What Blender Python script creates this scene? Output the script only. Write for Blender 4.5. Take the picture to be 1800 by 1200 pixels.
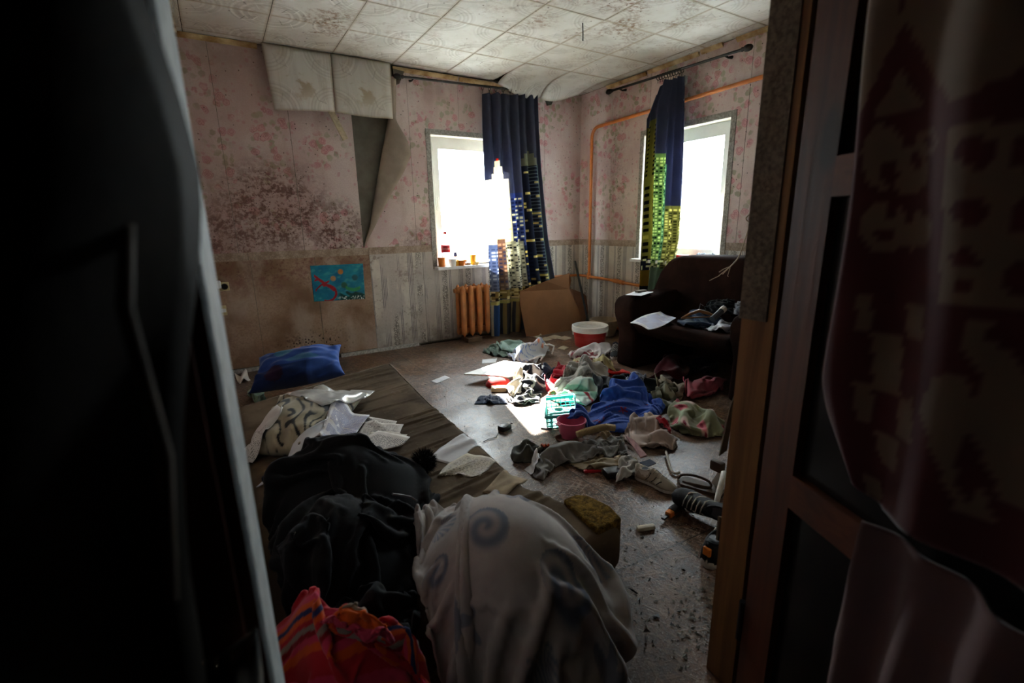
import bpy, bmesh, math, random
import numpy as np
from mathutils import Vector, Matrix

random.seed(7)
RNG = np.random.default_rng(7)
scene = bpy.context.scene
COL = scene.collection
for o in list(bpy.data.objects):
    bpy.data.objects.remove(o)

# ------------------------------------------------------------------ camera, sky, sun, exposure
CAM = np.array([-3.624, -4.399, 1.157])
FPX, YAW, PITCH, ROLL = 827.0, 0.54624, 0.24372, -0.01903
_f = np.array([math.sin(YAW)*math.cos(PITCH), math.cos(YAW)*math.cos(PITCH), -math.sin(PITCH)])
_r = np.array([math.cos(YAW), -math.sin(YAW), 0.0]); _u = np.cross(_r, _f)
RIGHT = _r*math.cos(ROLL)+_u*math.sin(ROLL); UP = -_r*math.sin(ROLL)+_u*math.cos(ROLL); FWD = _f
cd = bpy.data.cameras.new('camera'); cam = bpy.data.objects.new('camera', cd); COL.objects.link(cam)
cd.sensor_width = 36; cd.lens = FPX/1800*36; cd.clip_start = 0.02; cd.clip_end = 200
cam.matrix_world = Matrix(((RIGHT[0], UP[0], -FWD[0], CAM[0]), (RIGHT[1], UP[1], -FWD[1], CAM[1]),
                           (RIGHT[2], UP[2], -FWD[2], CAM[2]), (0, 0, 0, 1)))
cd.dof.use_dof = True; cd.dof.focus_distance = 2.9; cd.dof.aperture_fstop = 3.2
scene.camera = cam

world = bpy.data.worlds.new('sky'); scene.world = world; world.use_nodes = True
bgn = world.node_tree.nodes['Background']
bgn.inputs['Color'].default_value = (0.86, 0.94, 1.0, 1); bgn.inputs['Strength'].default_value = 17.0

sd = bpy.data.lights.new('sun', 'SUN'); sd.energy = 58; sd.angle = 0.012; sd.color = (1.0, 0.95, 0.88)
sun = bpy.data.objects.new('sun', sd); COL.objects.link(sun)
sun.rotation_euler = Vector((-0.23, -1.0, -0.75)).to_track_quat('-Z', 'Y').to_euler()
sun.location = (0, 6, 6)

vs = scene.view_settings
vs.view_transform = 'Standard'; vs.look = 'None'; vs.gamma = 1.0; vs.use_curve_mapping = False; vs.exposure = 1.1
scene.cycles.max_bounces = 10; scene.cycles.diffuse_bounces = 6; scene.cycles.transparent_max_bounces = 12
scene.cycles.sample_clamp_indirect = 12.0

def unproj(px, py, axis, val):
    """the point of the place at a photo position that lies on the plane axis = val"""
    d = (px-900)/FPX*RIGHT-(py-600)/FPX*UP+FWD
    return CAM+d*((val-CAM[axis])/d[axis])
def F(px, py, z=0.0): return unproj(px, py, 2, z)          # on a level plane
def A(px, py, y=0.0): return unproj(px, py, 1, y)          # on a plane parallel to the back wall
def B(px, py, x=0.0): return unproj(px, py, 0, x)          # on a plane parallel to the right wall

# ------------------------------------------------------------------ node helpers
def lin(c):
    if isinstance(c, str):
        c = c.lstrip('#'); c = [int(c[i:i+2], 16)/255 for i in (0, 2, 4)]
    return tuple((x/12.92 if x <= .04045 else ((x+.055)/1.055)**2.4) for x in c[:3])
def L4(c): return (*lin(c), 1.0)

class G:
    def __init__(s, name):
        s.m = bpy.data.materials.new(name); s.m.use_nodes = True; s.t = s.m.node_tree
        s.b = s.t.nodes['Principled BSDF']; s.out = s.t.nodes['Material Output']
    def put(s, inp, v):
        if v is None: return
        if isinstance(v, bpy.types.NodeSocket): s.t.links.new(v, inp)
        elif isinstance(v, str): inp.default_value = L4(v)
        else:
            try: inp.default_value = v
            except Exception: inp.default_value = (*v, 1.0)
    def node(s, typ, **kw):
        n = s.t.nodes.new(typ)
        for k, v in kw.items(): setattr(n, k, v)
        return n
    def math(s, op, a, b=None, c=None):
        n = s.node('ShaderNodeMath', operation=op)
        for i, v in enumerate((a, b, c)):
            if v is not None: s.put(n.inputs[i], v)
        return n.outputs[0]
    def add(s, a, b): return s.math('ADD', a, b)
    def sub(s, a, b): return s.math('SUBTRACT', a, b)
    def mul(s, a, b): return s.math('MULTIPLY', a, b)
    def mx(s, a, b): return s.math('MAXIMUM', a, b)
    def mn(s, a, b): return s.math('MINIMUM', a, b)
    def gt(s, a, b): return s.math('GREATER_THAN', a, b)
    def lt(s, a, b): return s.math('LESS_THAN', a, b)
    def ms(s, x, a, b, c=0.0, d=1.0):
        n = s.node('ShaderNodeMapRange', interpolation_type='SMOOTHSTEP')
        for i, v in enumerate((x, a, b, c, d)): s.put(n.inputs[i], v)
        return n.outputs[0]
    def mix(s, f, a, b):
        n = s.node('ShaderNodeMix', data_type='RGBA')
        s.put(n.inputs[0], f); s.put(n.inputs[6], a); s.put(n.inputs[7], b)
        return n.outputs[2]
    def mulc(s, f, a, b):
        n = s.node('ShaderNodeMix', data_type='RGBA', blend_type='MULTIPLY')
        s.put(n.inputs[0], f); s.put(n.inputs[6], a); s.put(n.inputs[7], b)
        return n.outputs[2]
    def noise(s, vec, scale, detail=3, rough=.55, dist=0.0):
        n = s.node('ShaderNodeTexNoise'); s.put(n.inputs['Vector'], vec)
        n.inputs['Scale'].default_value = scale; n.inputs['Detail'].default_value = detail
        n.inputs['Roughness'].default_value = rough; n.inputs['Distortion'].default_value = dist
        return n.outputs[0]
    def noisec(s, vec, scale, detail=2):
        n = s.node('ShaderNodeTexNoise'); s.put(n.inputs['Vector'], vec)
        n.inputs['Scale'].default_value = scale; n.inputs['Detail'].default_value = detail
        return n.outputs[1]
    def vor(s, vec, scale, feature='F1', rand=1.0, metric='EUCLIDEAN'):
        n = s.node('ShaderNodeTexVoronoi', feature=feature)
        if feature != 'DISTANCE_TO_EDGE': n.distance = metric
        s.put(n.inputs['Vector'], vec); n.inputs['Scale'].default_value = scale
        n.inputs['Randomness'].default_value = rand
        if feature == 'DISTANCE_TO_EDGE': return n.outputs['Distance']
        return n.outputs['Distance'], n.outputs['Color']
    def wave(s, vec, scale, dist=0.0, detail=2, direction='X', dscale=1.0):
        n = s.node('ShaderNodeTexWave', bands_direction=direction); s.put(n.inputs['Vector'], vec)
        n.inputs['Scale'].default_value = scale; n.inputs['Distortion'].default_value = dist
        n.inputs['Detail'].default_value = detail; n.inputs['Detail Scale'].default_value = dscale
        return n.outputs['Fac']
    def ramp(s, f, stops, interp='LINEAR'):
        n = s.node('ShaderNodeValToRGB'); n.color_ramp.interpolation = interp
        e = n.color_ramp.elements
        while len(e) < len(stops): e.new(0.5)
        for i, (p, c) in enumerate(stops): e[i].position = p; e[i].color = L4(c)
        s.put(n.inputs[0], f); return n.outputs[0]
    def sep(s, v):
        n = s.node('ShaderNodeSeparateXYZ'); s.put(n.inputs[0], v); return n.outputs
    def comb(s, x, y, z=0.0):
        n = s.node('ShaderNodeCombineXYZ')
        for i, v in enumerate((x, y, z)): s.put(n.inputs[i], v)
        return n.outputs[0]
    def vadd(s, a, b):
        n = s.node('ShaderNodeVectorMath', operation='ADD'); s.put(n.inputs[0], a); s.put(n.inputs[1], b); return n.outputs[0]
    def vscale(s, a, f):
        n = s.node('ShaderNodeVectorMath', operation='MULTIPLY'); s.put(n.inputs[0], a); s.put(n.inputs[1], f); return n.outputs[0]
    def rotz(s, v, ang):
        n = s.node('ShaderNodeVectorRotate', rotation_type='Z_AXIS'); s.put(n.inputs['Vector'], v); n.inputs['Angle'].default_value = ang; return n.outputs[0]
    def uv(s): return s.node('ShaderNodeTexCoord').outputs['UV']
    def obj(s): return s.node('ShaderNodeTexCoord').outputs['Object']
    def pos(s): return s.node('ShaderNodeNewGeometry').outputs['Position']
    def attr(s, name='Col'): return s.node('ShaderNodeAttribute', attribute_name=name).outputs['Color']
    def bump(s, h, strength=.3, dist=.01):
        n = s.node('ShaderNodeBump'); s.put(n.inputs['Height'], h)
        n.inputs['Strength'].default_value = strength; n.inputs['Distance'].default_value = dist
        return n.outputs[0]
    def fin(s, col, rough=.8, spec=.3, bump=None, **kw):
        s.put(s.b.inputs['Base Color'], col); s.put(s.b.inputs['Roughness'], rough)
        s.b.inputs['Specular IOR Level'].default_value = spec
        if bump is not None: s.put(s.b.inputs['Normal'], bump)
        for k, v in kw.items(): s.put(s.b.inputs[k.replace('_', ' ')], v)
        return s.m

def mat_plain(name, c, rough=.8, spec=.3, var=.25, scale=18, bump=.15, bscale=60, c2=None, **kw):
    g = G(name); o = g.obj()
    n = g.noise(o, scale, 4)
    dark = tuple(x*(1-var) for x in lin(c)) if c2 is None else lin(c2)
    col = g.mix(g.ms(n, .3, .7), (*dark, 1), L4(c))
    return g.fin(col, rough, spec, g.bump(g.noise(o, bscale, 3), bump, .004) if bump else None, **kw)

def mat_cloth(name, c=None, rough=.9, attr=False, var=.22, sheen=.2, weave=700):
    """woven cloth: flat colour or the printed colour attribute, faint weave and grime"""
    g = G(name); uv = g.uv()
    base = g.attr('Col') if attr else L4(c)
    if not attr:
        rgb = g.node('ShaderNodeRGB'); rgb.outputs[0].default_value = L4(c); base = rgb.outputs[0]
    n = g.noise(uv, 9, 4); k = g.ms(n, .3, .7, 1-var, 1.0)
    col = g.mulc(1.0, base, g.comb(k, k, k))
    return g.fin(col, rough, .15, g.bump(g.noise(uv, weave*.3, 2), .12, .002), Sheen_Weight=sheen)

# ------------------------------------------------------------------ mesh helpers
class MB:
    def __init__(s): s.v = []; s.f = []; s.uv = {}
    def add(s, V, Fc):
        k = len(s.v); s.v += [tuple(map(float, p)) for p in V]; s.f += [tuple(i+k for i in f) for f in Fc]; return s
    def box(s, lo, hi, M=None):
        (a, b, c), (d, e, f) = lo, hi
        V = [(a,b,c),(d,b,c),(d,e,c),(a,e,c),(a,b,f),(d,b,f),(d,e,f),(a,e,f)]
        if M is not None: V = [tuple(M @ Vector(p)) for p in V]
        return s.add(V, [(0,3,2,1),(4,5,6,7),(0,1,5,4),(1,2,6,5),(2,3,7,6),(3,0,4,7)])
    def rbox(s, lo, hi, r=.01, seg=2, M=None):
        bm = bmesh.new(); bmesh.ops.create_cube(bm, size=1)
        for v in bm.verts:
            v.co = Vector([(lo[i]+hi[i])/2+v.co[i]*(hi[i]-lo[i]) for i in range(3)])
        bmesh.ops.bevel(bm, geom=list(bm.edges), offset=r, segments=seg, affect='EDGES', profile=.5)
        bm.verts.index_update()
        V = [tuple(M @ v.co) if M is not None else tuple(v.co) for v in bm.verts]
        s.add(V, [tuple(v.index for v in f.verts) for f in bm.faces]); bm.free(); return s
    def tube(s, pts, r, n=10, cap=True):
        pts = [np.array(p, float) for p in pts]; m = len(pts)
        rr = r if hasattr(r, '__len__') else [r]*m
        k = len(s.v); prev = None
        for i, p in enumerate(pts):
            t = pts[min(i+1, m-1)]-pts[max(i-1, 0)]; t = t/(np.linalg.norm(t)+1e-9)
            if prev is None:
                a = np.array([0, 0, 1.0]) if abs(t[2]) < .9 else np.array([1.0, 0, 0])
                x = np.cross(t, a)
            else: x = prev-t*(prev@t)
            x /= np.linalg.norm(x)+1e-9; prev = x; y = np.cross(t, x)
            for j in range(n):
                an = 2*math.pi*j/n; q = p+rr[i]*(x*math.cos(an)+y*math.sin(an)); s.v.append(tuple(map(float, q)))
        for i in range(m-1):
            for j in range(n):
                a = k+i*n+j; b = k+i*n+(j+1) % n; s.f.append((a, b, b+n, a+n))
        if cap: s.f.append(tuple(k+j for j in range(n))[::-1]); s.f.append(tuple(k+(m-1)*n+j for j in range(n)))
        return s
    def lathe(s, prof, c=(0, 0, 0), n=20, M=None, cap=True):
        k = len(s.v); m = len(prof)
        for (r, z) in prof:
            for j in range(n):
                an = 2*math.pi*j/n; q = Vector((r*math.cos(an), r*math.sin(an), z))
                if M is not None: q = M @ q
                s.v.append((q[0]+c[0], q[1]+c[1], q[2]+c[2]))
        for i in range(m-1):
            for j in range(n):
                a = k+i*n+j; b = k+i*n+(j+1) % n; s.f.append((a, b, b+n, a+n))
        if cap: s.f.append(tuple(k+j for j in range(n))[::-1]); s.f.append(tuple(k+(m-1)*n+j for j in range(n)))
        return s
    def prism(s, poly, lo, hi, axis=1, M=None):
        """extrude a 2D outline along an axis"""
        n = len(poly); V = []
        for h in (lo, hi):
            for (a, b) in poly:
                q = [a, b]; q.insert(axis, h); q = Vector(q)
                V.append(tuple(M @ q) if M is not None else tuple(q))
        fs = [tuple(range(n))[::-1], tuple(range(n, 2*n))]+[(i, (i+1) % n, (i+1) % n+n, i+n) for i in range(n)]
        return s.add(V, fs)
    def build(s, name, mat, parent=None, smooth=False, auto=None):
        me = bpy.data.meshes.new(name); me.from_pydata(s.v, [], s.f)
        bm = bmesh.new(); bm.from_mesh(me); bmesh.ops.recalc_face_normals(bm, faces=bm.faces); bm.to_mesh(me); bm.free()
        return finish(me, name, mat, parent, smooth, auto)

def finish(me, name, mat, parent=None, smooth=False, auto=None):
    me.materials.append(mat)
    me.polygons.foreach_set('use_smooth', [bool(smooth or auto)]*len(me.polygons))
    if auto:
        try: me.set_sharp_from_angle(angle=math.radians(auto))
        except Exception: pass
    o = bpy.data.objects.new(name, me); COL.objects.link(o)
    if parent is not None: adopt(o, parent)
    return o

def adopt(o, parent):
    o.parent = parent
    o.matrix_parent_inverse = Matrix.Translation(-parent.location) if parent.type == 'EMPTY' else Matrix.Identity(4)

def tag(o, label, cat, group=None):
    o['label'] = label; o['category'] = cat
    if group: o['group'] = group
    return o
def thing(name, label, cat, loc=(0, 0, 0), group=None):
    o = bpy.data.objects.new(name, None); COL.objects.link(o); o.location = loc
    o.empty_display_size = .05
    return tag(o, label, cat, group)
def struct(o):
    o['kind'] = 'structure'; return o

def gridmesh(name, P, mat, parent=None, thick=0.0, uv=None, col=None, smooth=True, both=True):
    """P: (nu,nv,3) surface; closed into a thin solid when thick > 0"""
    nu, nv = P.shape[:2]; V = P.reshape(-1, 3); idx = np.arange(nu*nv).reshape(nu, nv)
    q = np.stack([idx[:-1, :-1], idx[1:, :-1], idx[1:, 1:], idx[:-1, 1:]], -1).reshape(-1, 4)
    ui = np.arange(nu*nv)
    if thick > 0:
        du = np.gradient(P, axis=0); dv = np.gradient(P, axis=1); N = np.cross(du, dv)
        N /= np.linalg.norm(N, axis=2, keepdims=True)+1e-9
        V2 = (P-N*thick).reshape(-1, 3); k = nu*nv
        ring = np.concatenate([idx[:, 0], idx[-1, 1:], idx[-2::-1, -1], idx[0, -2:0:-1]])
        rn = np.roll(ring, -1)
        side = np.stack([rn, ring, ring+k, rn+k], -1)
        q = np.concatenate([q, q[:, ::-1]+k, side]); V = np.concatenate([V, V2]); ui = np.concatenate([ui, ui])
    me = bpy.data.meshes.new(name)
    me.vertices.add(len(V)); me.vertices.foreach_set('co', np.ascontiguousarray(V, dtype=np.float32).ravel())
    me.loops.add(q.size); me.loops.foreach_set('vertex_index', q.astype(np.int32).ravel())
    me.polygons.add(len(q)); me.polygons.foreach_set('loop_start', (np.arange(len(q))*4).astype(np.int32))
    me.update(calc_edges=True); me.validate()
    if uv is not None:
        U = uv.reshape(-1, 2)[ui][q.ravel()]
        l = me.uv_layers.new(name='UVMap'); l.data.foreach_set('uv', U.astype(np.float32).ravel())
    if col is not None:
        c = np.ones((len(V), 4), np.float32); c[:, :3] = col.reshape(-1, 3)[ui]
        a = me.color_attributes.new('Col', 'FLOAT_COLOR', 'POINT'); a.data.foreach_set('color', c.ravel())
    return finish(me, name, mat, parent, smooth)
# ------------------------------------------------------------------ materials of the room
H = 2.51; RAIL = .945; XC = -3.68; YD = -3.80
W1 = (-1.80, -.86, .765, 1.985)      # window in the back wall: x0 x1 z0 z1
W2 = (-1.865, -.95, .80, 1.955)      # window in the right wall: y0 y1 z0 z1

def rect_mask(g, h, z, h0, h1, z0, z1, soft=.05):
    a = g.mul(g.ms(h, h0-soft, h0+soft), g.ms(h, h1-soft, h1+soft, 1.0, 0.0))
    b = g.mul(g.ms(z, z0-soft, z0+soft), g.ms(z, z1-soft, z1+soft, 1.0, 0.0))
    return g.mul(a, b)
def blob(g, h, z, hc, zc, rh, rz):
    dx = g.mul(g.sub(h, hc), 1/rh); dz = g.mul(g.sub(z, zc), 1/rz)
    r = g.math('SQRT', g.add(g.mul(dx, dx), g.mul(dz, dz)))
    return g.ms(r, 0.15, 1.0, 1.0, 0.0)

def wall_coords(g, axis):
    x, y, z = g.sep(g.obj()); h = x if axis == 'A' else y
    return h, z, g.comb(h, z, 3.0 if axis == 'B' else 0.0)

def mat_floral(axis):
    g = G('floral_wallpaper_'+axis); h, z, P = wall_coords(g, axis)
    wob = g.noisec(P, 9, 2); Pd = g.vadd(P, g.vscale(wob, (.05, .05, 0)))
    base = g.mix(g.ms(g.noise(P, 3.2, 3), .35, .65), '#c3aeab', '#cfc0bc')
    base = g.mix(g.mul(g.ms(g.noise(P, 90, 2), .4, .75), .35), base, '#b39c93')
    d, c = g.vor(Pd, 3.9); cr, cg, cb = g.sep(c)
    near = g.ms(d, .36, .66, 1.0, 0.0)                       # bouquets
    gate = g.gt(cr, .16)
    # leaves
    dl, cl = g.vor(Pd, 18); lr, lg, lb = g.sep(cl)
    leaf = g.mul(g.mul(g.ms(g.add(dl, g.mul(g.noise(P, 60, 2), .3)), .50, .64, 1.0, 0.0), g.gt(lr, .25)), g.mul(near, gate))
    base = g.mix(g.mul(leaf, .62), base, g.mix(lg, '#6d7850', '#9aa27c'))
    # roses with petals
    dr, cr2 = g.vor(Pd, 14.0); rr, rg, rb = g.sep(cr2)
    dd = g.add(dr, g.mul(g.sub(g.noise(P, 38, 3), .5), .34))
    rose = g.mul(g.ms(dd, .40, .52, 1.0, 0.0), g.mul(g.gt(rr, .38), g.mul(gate, g.ms(d, .5, .72, 1.0, 0.0))))
    ring = g.math('SINE', g.mul(dd, 42.0))
    pet = g.mix(g.ms(g.add(g.mul(ring, .3), g.noise(P, 55, 2)), .25, .85), '#a8505e', '#d9a39e')
    pet = g.mix(g.mul(rg, .5), pet, '#bf7488')
    base = g.mix(g.mul(rose, .63), base, pet)
    ds, cs = g.vor(Pd, 24); sr, sg, sb = g.sep(cs)
    bud = g.mul(g.ms(ds, .26, .36, 1.0, 0.0), g.gt(sr, .74))
    base = g.mix(g.mul(bud, .42), base, '#b8707e')
    # damp, mould and grime of the room, and a plain tint along the wall
    m1 = g.noise(P, 7, 5, .65); m2 = g.noise(P, 34, 4, .7)
    if axis == 'A':
        dens = g.mx(g.mx(blob(g, h, z, -3.20, 1.30, .62, .52), g.mul(blob(g, h, z, -2.72, 1.12, .34, .40), .85)),
                    g.mx(g.mul(blob(g, h, z, -3.5, 1.12, .5, .34), .9), g.mul(blob(g, h, z, -1.9, 1.0, .4, .25), .45)))
        dark = g.ms(h, -3.5, -2.3, .75, 0.0)
        top = g.mul(g.ms(z, 2.1, 2.5), .5)
    else:
        dens = g.mul(blob(g, h, z, -.55, 1.6, .3, .7), .22); dark = g.ms(h, -.5, -1.2, .05, 0.0)
        top = g.mul(g.ms(z, 2.15, 2.5), .55)
    sp = g.mul(dens, g.ms(g.add(m2, g.mul(g.sub(m1, .5), .9)), .38, .66))
    base = g.mix(g.mul(dens, .28), base, '#7a4a42')
    base = g.mix(g.mn(g.mul(sp, 1.25), .92), base, g.mix(g.noise(P, 50, 2), '#24150f', '#5f322b'))
    dk, ck = g.vor(P, 46); kr, kg, kb = g.sep(ck)
    fleck = g.mul(g.ms(dk, .16, .27, 1.0, 0.0), g.gt(g.add(kr, g.mul(dens, .42)), .93))
    base = g.mix(g.mul(fleck, .9), base, '#20150f')
    base = g.mix(g.mul(g.mul(top, g.ms(m1, .35, .65)), .8), base, '#8b7561')
    base = g.mix(g.mul(dark, .45), base, '#8f7066')  # smooth brown tint, stronger towards the left end of the back wall
    st = g.ms(g.noise(g.vscale(P, (1.0, .25, 1)), 6, 4), .5, .72)
    base = g.mix(g.mul(st, .3), base, '#97786a')
    return g.fin(base, .75, .25, g.bump(g.add(g.noise(P, 5, 3), g.mul(g.noise(P, 120, 2), .12)), .35, .02))

def mat_striped(axis):
    g = G('striped_wallpaper_'+axis); h, z, P = wall_coords(g, axis)
    u = g.math('FRACT', g.mul(h, 1/.265))
    base = g.mix(g.ms(g.noise(P, 4, 3), .35, .65), '#b9b2aa', '#cdc7bd')
    def band(a, b): return g.mul(g.gt(u, a), g.lt(u, b))
    thin = g.gt(g.math('SINE', g.mul(h, 430.0)), -.1)
    lines = g.mx(g.mul(band(.06, .26), thin), g.mul(band(.66, .76), thin))
    base = g.mix(g.mul(lines, .75), base, '#5c5b62')
    e = g.vor(g.vadd(P, g.vscale(g.noisec(P, 40), (.012, .012, 0))), 52, 'DISTANCE_TO_EDGE')
    orn = g.mul(g.ms(e, .06, .16, 1.0, 0.0), band(.36, .58))
    base = g.mix(g.mul(orn, .75), base, '#565450')
    m1 = g.noise(P, 5, 5, .65); m2 = g.noise(P, 30, 4, .7)
    if axis == 'A':
        worn = g.mul(g.ms(h, -1.5, -2.0), g.ms(g.noise(g.vscale(P, (1, .45, 1)), 5.5, 3), .44, .54))
        base = g.mix(g.mul(worn, .92), base, g.mix(m2, '#a59c96', '#c3bcb6'))
        dens = g.ms(h, -1.6, -2.35, .15, .75)
    else: dens = g.math('ADD', .16, 0.0)
    sp = g.mul(dens, g.ms(g.add(m2, g.mul(g.sub(m1, .5), .8)), .54, .70))
    base = g.mix(g.mul(sp, .7), base, '#5e4337')
    low = g.mul(g.ms(z, .28, .0), g.ms(m1, .35, .62)); base = g.mix(g.mul(low, .6), base, '#5b4a3c')
    return g.fin(base, .8, .2, g.bump(g.noise(P, 7, 4), .4, .015))

def mat_stained():
    g = G('stained_bare_wallpaper'); h, z, P = wall_coords(g, 'A')
    base = g.mix(g.ms(g.noise(P, 3.0, 5), .35, .65), '#80654f', '#ad9480')
    base = g.mix(g.mul(g.ms(g.noise(P, 60, 3), .4, .7), .4), base, '#7a5f4e')
    m1 = g.noise(P, 6, 5, .65); m2 = g.noise(P, 36, 4, .7)
    dens = g.mx(g.ms(z, .55, .95, .1, .95), g.mul(blob(g, h, z, -3.05, .16, .42, .26), 1.0))
    dens = g.mul(dens, g.ms(h, -3.7, -2.4, 1.0, .6))
    sp = g.mul(dens, g.ms(g.add(m2, g.mul(g.sub(m1, .5), .8)), .46, .68))
    base = g.mix(g.mul(sp, .8), base, g.mix(m1, '#2a1a13', '#5c3429'))
    pale = g.ms(g.noise(g.vscale(P, (1, .5, 1)), 3, 4), .48, .64); base = g.mix(g.mul(pale, .55), base, '#b7a597')
    pk = g.mul(g.ms(z, .45, .8), g.ms(g.noise(P, 9, 5, .7), .46, .62)); base = g.mix(g.mul(pk, .5), base, '#7c4f48')
    dk, ck = g.vor(P, 40); kr, kg, kb = g.sep(ck)
    low = blob(g, h, z, -3.0, .13, .45, .22)
    base = g.mix(g.mul(g.mul(g.ms(dk, .25, .4, 1.0, 0.0), g.gt(kr, .5)), low), base, '#1d130d')
    return g.fin(base, .85, .2, g.bump(g.noise(P, 4, 5), .5, .02))

def mat_border():
    g = G('wallpaper_border'); o = g.obj(); x, y, z = g.sep(o)
    base = g.mix(g.ms(g.noise(o, 14, 4), .3, .7), '#8f7d6c', '#b3a292')
    e = g.vor(o, 46, 'DISTANCE_TO_EDGE'); base = g.mix(g.mul(g.ms(e, .05, .14, 1.0, 0.0), .35), base, '#6e5d50')
    return g.fin(base, .8, .2)

def mat_floor():
    g = G('worn_chipboard_floor'); x, y, z = g.sep(g.obj()); P = g.comb(x, y, 0.0)
    wear = g.noise(P, 2.4, 5, .6)
    base = g.mix(g.ms(g.noise(P, 1.7, 4), .3, .7), '#432b1a', '#63432b')
    red = g.ms(g.noise(P, 3.5, 3), .52, .68); base = g.mix(g.mul(red, .4), base, '#74401f')
    hgt = None
    for i, (ang, sc) in enumerate(((.35, 62), (1.15, 75), (1.95, 55), (2.75, 85))):
        n = g.noise(g.vscale(g.rotz(P, ang), (1.0, .13, 1.0)), sc, 2, .6)
        on = g.ms(n, .56, .64); off = g.ms(n, .44, .36)
        base = g.mix(g.mul(on, .62), base, '#927e70' if i % 2 else '#7a5a42'); base = g.mix(g.mul(off, .6), base, '#1f140d')
        hgt = n if hgt is None else g.mx(hgt, n)
    dust = g.ms(g.add(wear, g.mul(g.noise(P, 60, 3), .4)), .60, .90)
    base = g.mix(g.mul(dust, .35), base, '#857b72')
    grit = g.noise(P, 150, 2, .6); base = g.mix(g.mul(g.ms(grit, .60, .70), .6), base, '#c9bfb4')
    dk = g.ms(g.noise(P, 5.5, 5, .65), .57, .72); base = g.mix(g.mul(dk, .55), base, '#241912')
    joint = g.mn(g.math('ABSOLUTE', g.sub(x, -2.33)), g.math('ABSOLUTE', g.add(g.sub(y, -3.42), g.mul(g.sub(x, -2.4), .06))))
    base = g.mix(g.mul(g.lt(joint, .0035), .75), base, '#1d1410')
    rough = g.ms(g.add(wear, g.mul(hgt, .2)), .45, .85, .30, .58)
    return g.fin(base, rough, .32, g.bump(g.add(g.mul(hgt, .7), g.mul(grit, .35)), .6, .005))

def mat_tile(hung=False):
    g = G('foam_ceiling_tile'); o = g.obj(); x, y, z = g.sep(o); uv = g.uv(); u, v, w = g.sep(uv)
    P = g.comb(x, y, 0.0)
    base = g.mix(g.ms(g.noise(P, 2.2, 4), .3, .7), '#c3c1b8', '#d6d5cf')
    n = g.noise(P, 3.5, 5, .65)
    rust = g.mul(g.ms(n, .44, .62), g.ms(g.noise(P, 26, 4, .7), .40, .64))
    zone = g.mx(g.mx(blob(g, x, y, -1.1, -1.6, 1.3, 1.1), blob(g, x, y, -2.75, -.65, .7, .5)), .32)
    base = g.mix(g.mul(g.mul(rust, zone), .95), base, '#7b5a3a')
    sm = g.mul(g.ms(g.noise(P, 5, 4), .5, .75), .4); base = g.mix(sm, base, '#a5a297')
    edge = g.mn(g.mn(u, g.sub(1.0, u)), g.mn(v, g.sub(1.0, v)))
    base = g.mix(g.mul(g.ms(edge, .04, .0), .5), base, '#9a8560')
    dk, ck = g.vor(P, 26); kr, kg, kb = g.sep(ck)
    base = g.mix(g.mul(g.mul(g.ms(dk, .1, .2, 1.0, 0.0), g.gt(kr, .86)), .8), base, '#4a3524')
    # pressed relief: rings round the corners and leaf shapes
    a = g.math('PINGPONG', u, .5); b = g.math('PINGPONG', v, .5)
    r1 = g.math('SQRT', g.add(g.mul(a, a), g.mul(b, b)))
    l1 = g.mul(g.math('SINE', g.mul(r1, 58.0)), g.mul(g.ms(r1, .22, .26), g.ms(r1, .44, .48, 1.0, 0.0)))
    q = g.add(a, b); p = g.math('ABSOLUTE', g.sub(a, b))
    leaf = g.mul(g.ms(g.add(g.mul(p, 2.0), g.math('ABSOLUTE', g.sub(q, .45))), .16, .22, 1.0, 0.0), 1.0)
    if hung:
        st_ = g.ms(g.noise(g.vadd(uv, (3.1, 1.7, 0.0)), 3.2, 4, .6), .52, .62); cen = g.ms(g.math('SQRT', g.add(g.mul(g.sub(u, .5), g.sub(u, .5)), g.mul(g.sub(v, .5), g.sub(v, .5)))), .1, .42, 1.0, .25)
        base = g.mix(g.mul(g.mul(st_, cen), .75), base, '#a08d6c')
    base = g.mix(g.mul(g.ms(g.math('ABSOLUTE', l1), .55, .95), .30), base, '#9c988c'); base = g.mix(g.mul(leaf, .14), base, '#a5a196')  # relief drawn into the colour as darker lines, showing without shading
    return g.fin(base, .7, .3, g.bump(g.add(g.mul(l1, .4), leaf), .5, .007))

M = {}
M['floralA'] = mat_floral('A'); M['floralB'] = mat_floral('B')
M['stripeA'] = mat_striped('A'); M['stripeB'] = mat_striped('B')
M['stained'] = mat_stained(); M['border'] = mat_border(); M['floor'] = mat_floor(); M['tile'] = mat_tile(); M['tilehung'] = mat_tile(True)
M['hardboard'] = mat_plain('bare_hardboard', '#6b685e', .9, .2, .3, 8)
M['plaster'] = mat_plain('rough_plaster', '#8a8074', .95, .1, .3, 6)
M['pvc'] = mat_plain('white_plastic', '#e6e8e8', .35, .5, .06, 8, .03)
M['reveal'] = mat_plain('whitewashed_reveal', '#e2ddd0', .8, .2, .15, 9)
M['trimgrey'] = mat_plain('grey_patterned_border', '#a9a69e', .8, .2, .5, 70)
M['cornice'] = mat_plain('yellowed_foam_cornice', '#cbb68c', .8, .2, .6, 9, .6, 30, c2='#8a6436')
M['darkgap'] = mat_plain('dark_gap_tone', '#3b332b', .95, .1, .4, 20)
M['basefoil'] = mat_plain('peeling_white_skirting', '#c6c6c2', .6, .3, .5, 60, .5, 40)
M['orange'] = mat_plain('glossy_orange_oil_paint', '#cf7a38', .4, .5, .25, 10, .2, 40)
M['orange2'] = mat_plain('orange_brown_oil_paint', '#c27a40', .42, .5, .3, 10, .2, 40)
M['darkwall'] = mat_plain('dark_corridor_paint', '#4a382c', .9, .2, .3, 4)
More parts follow.
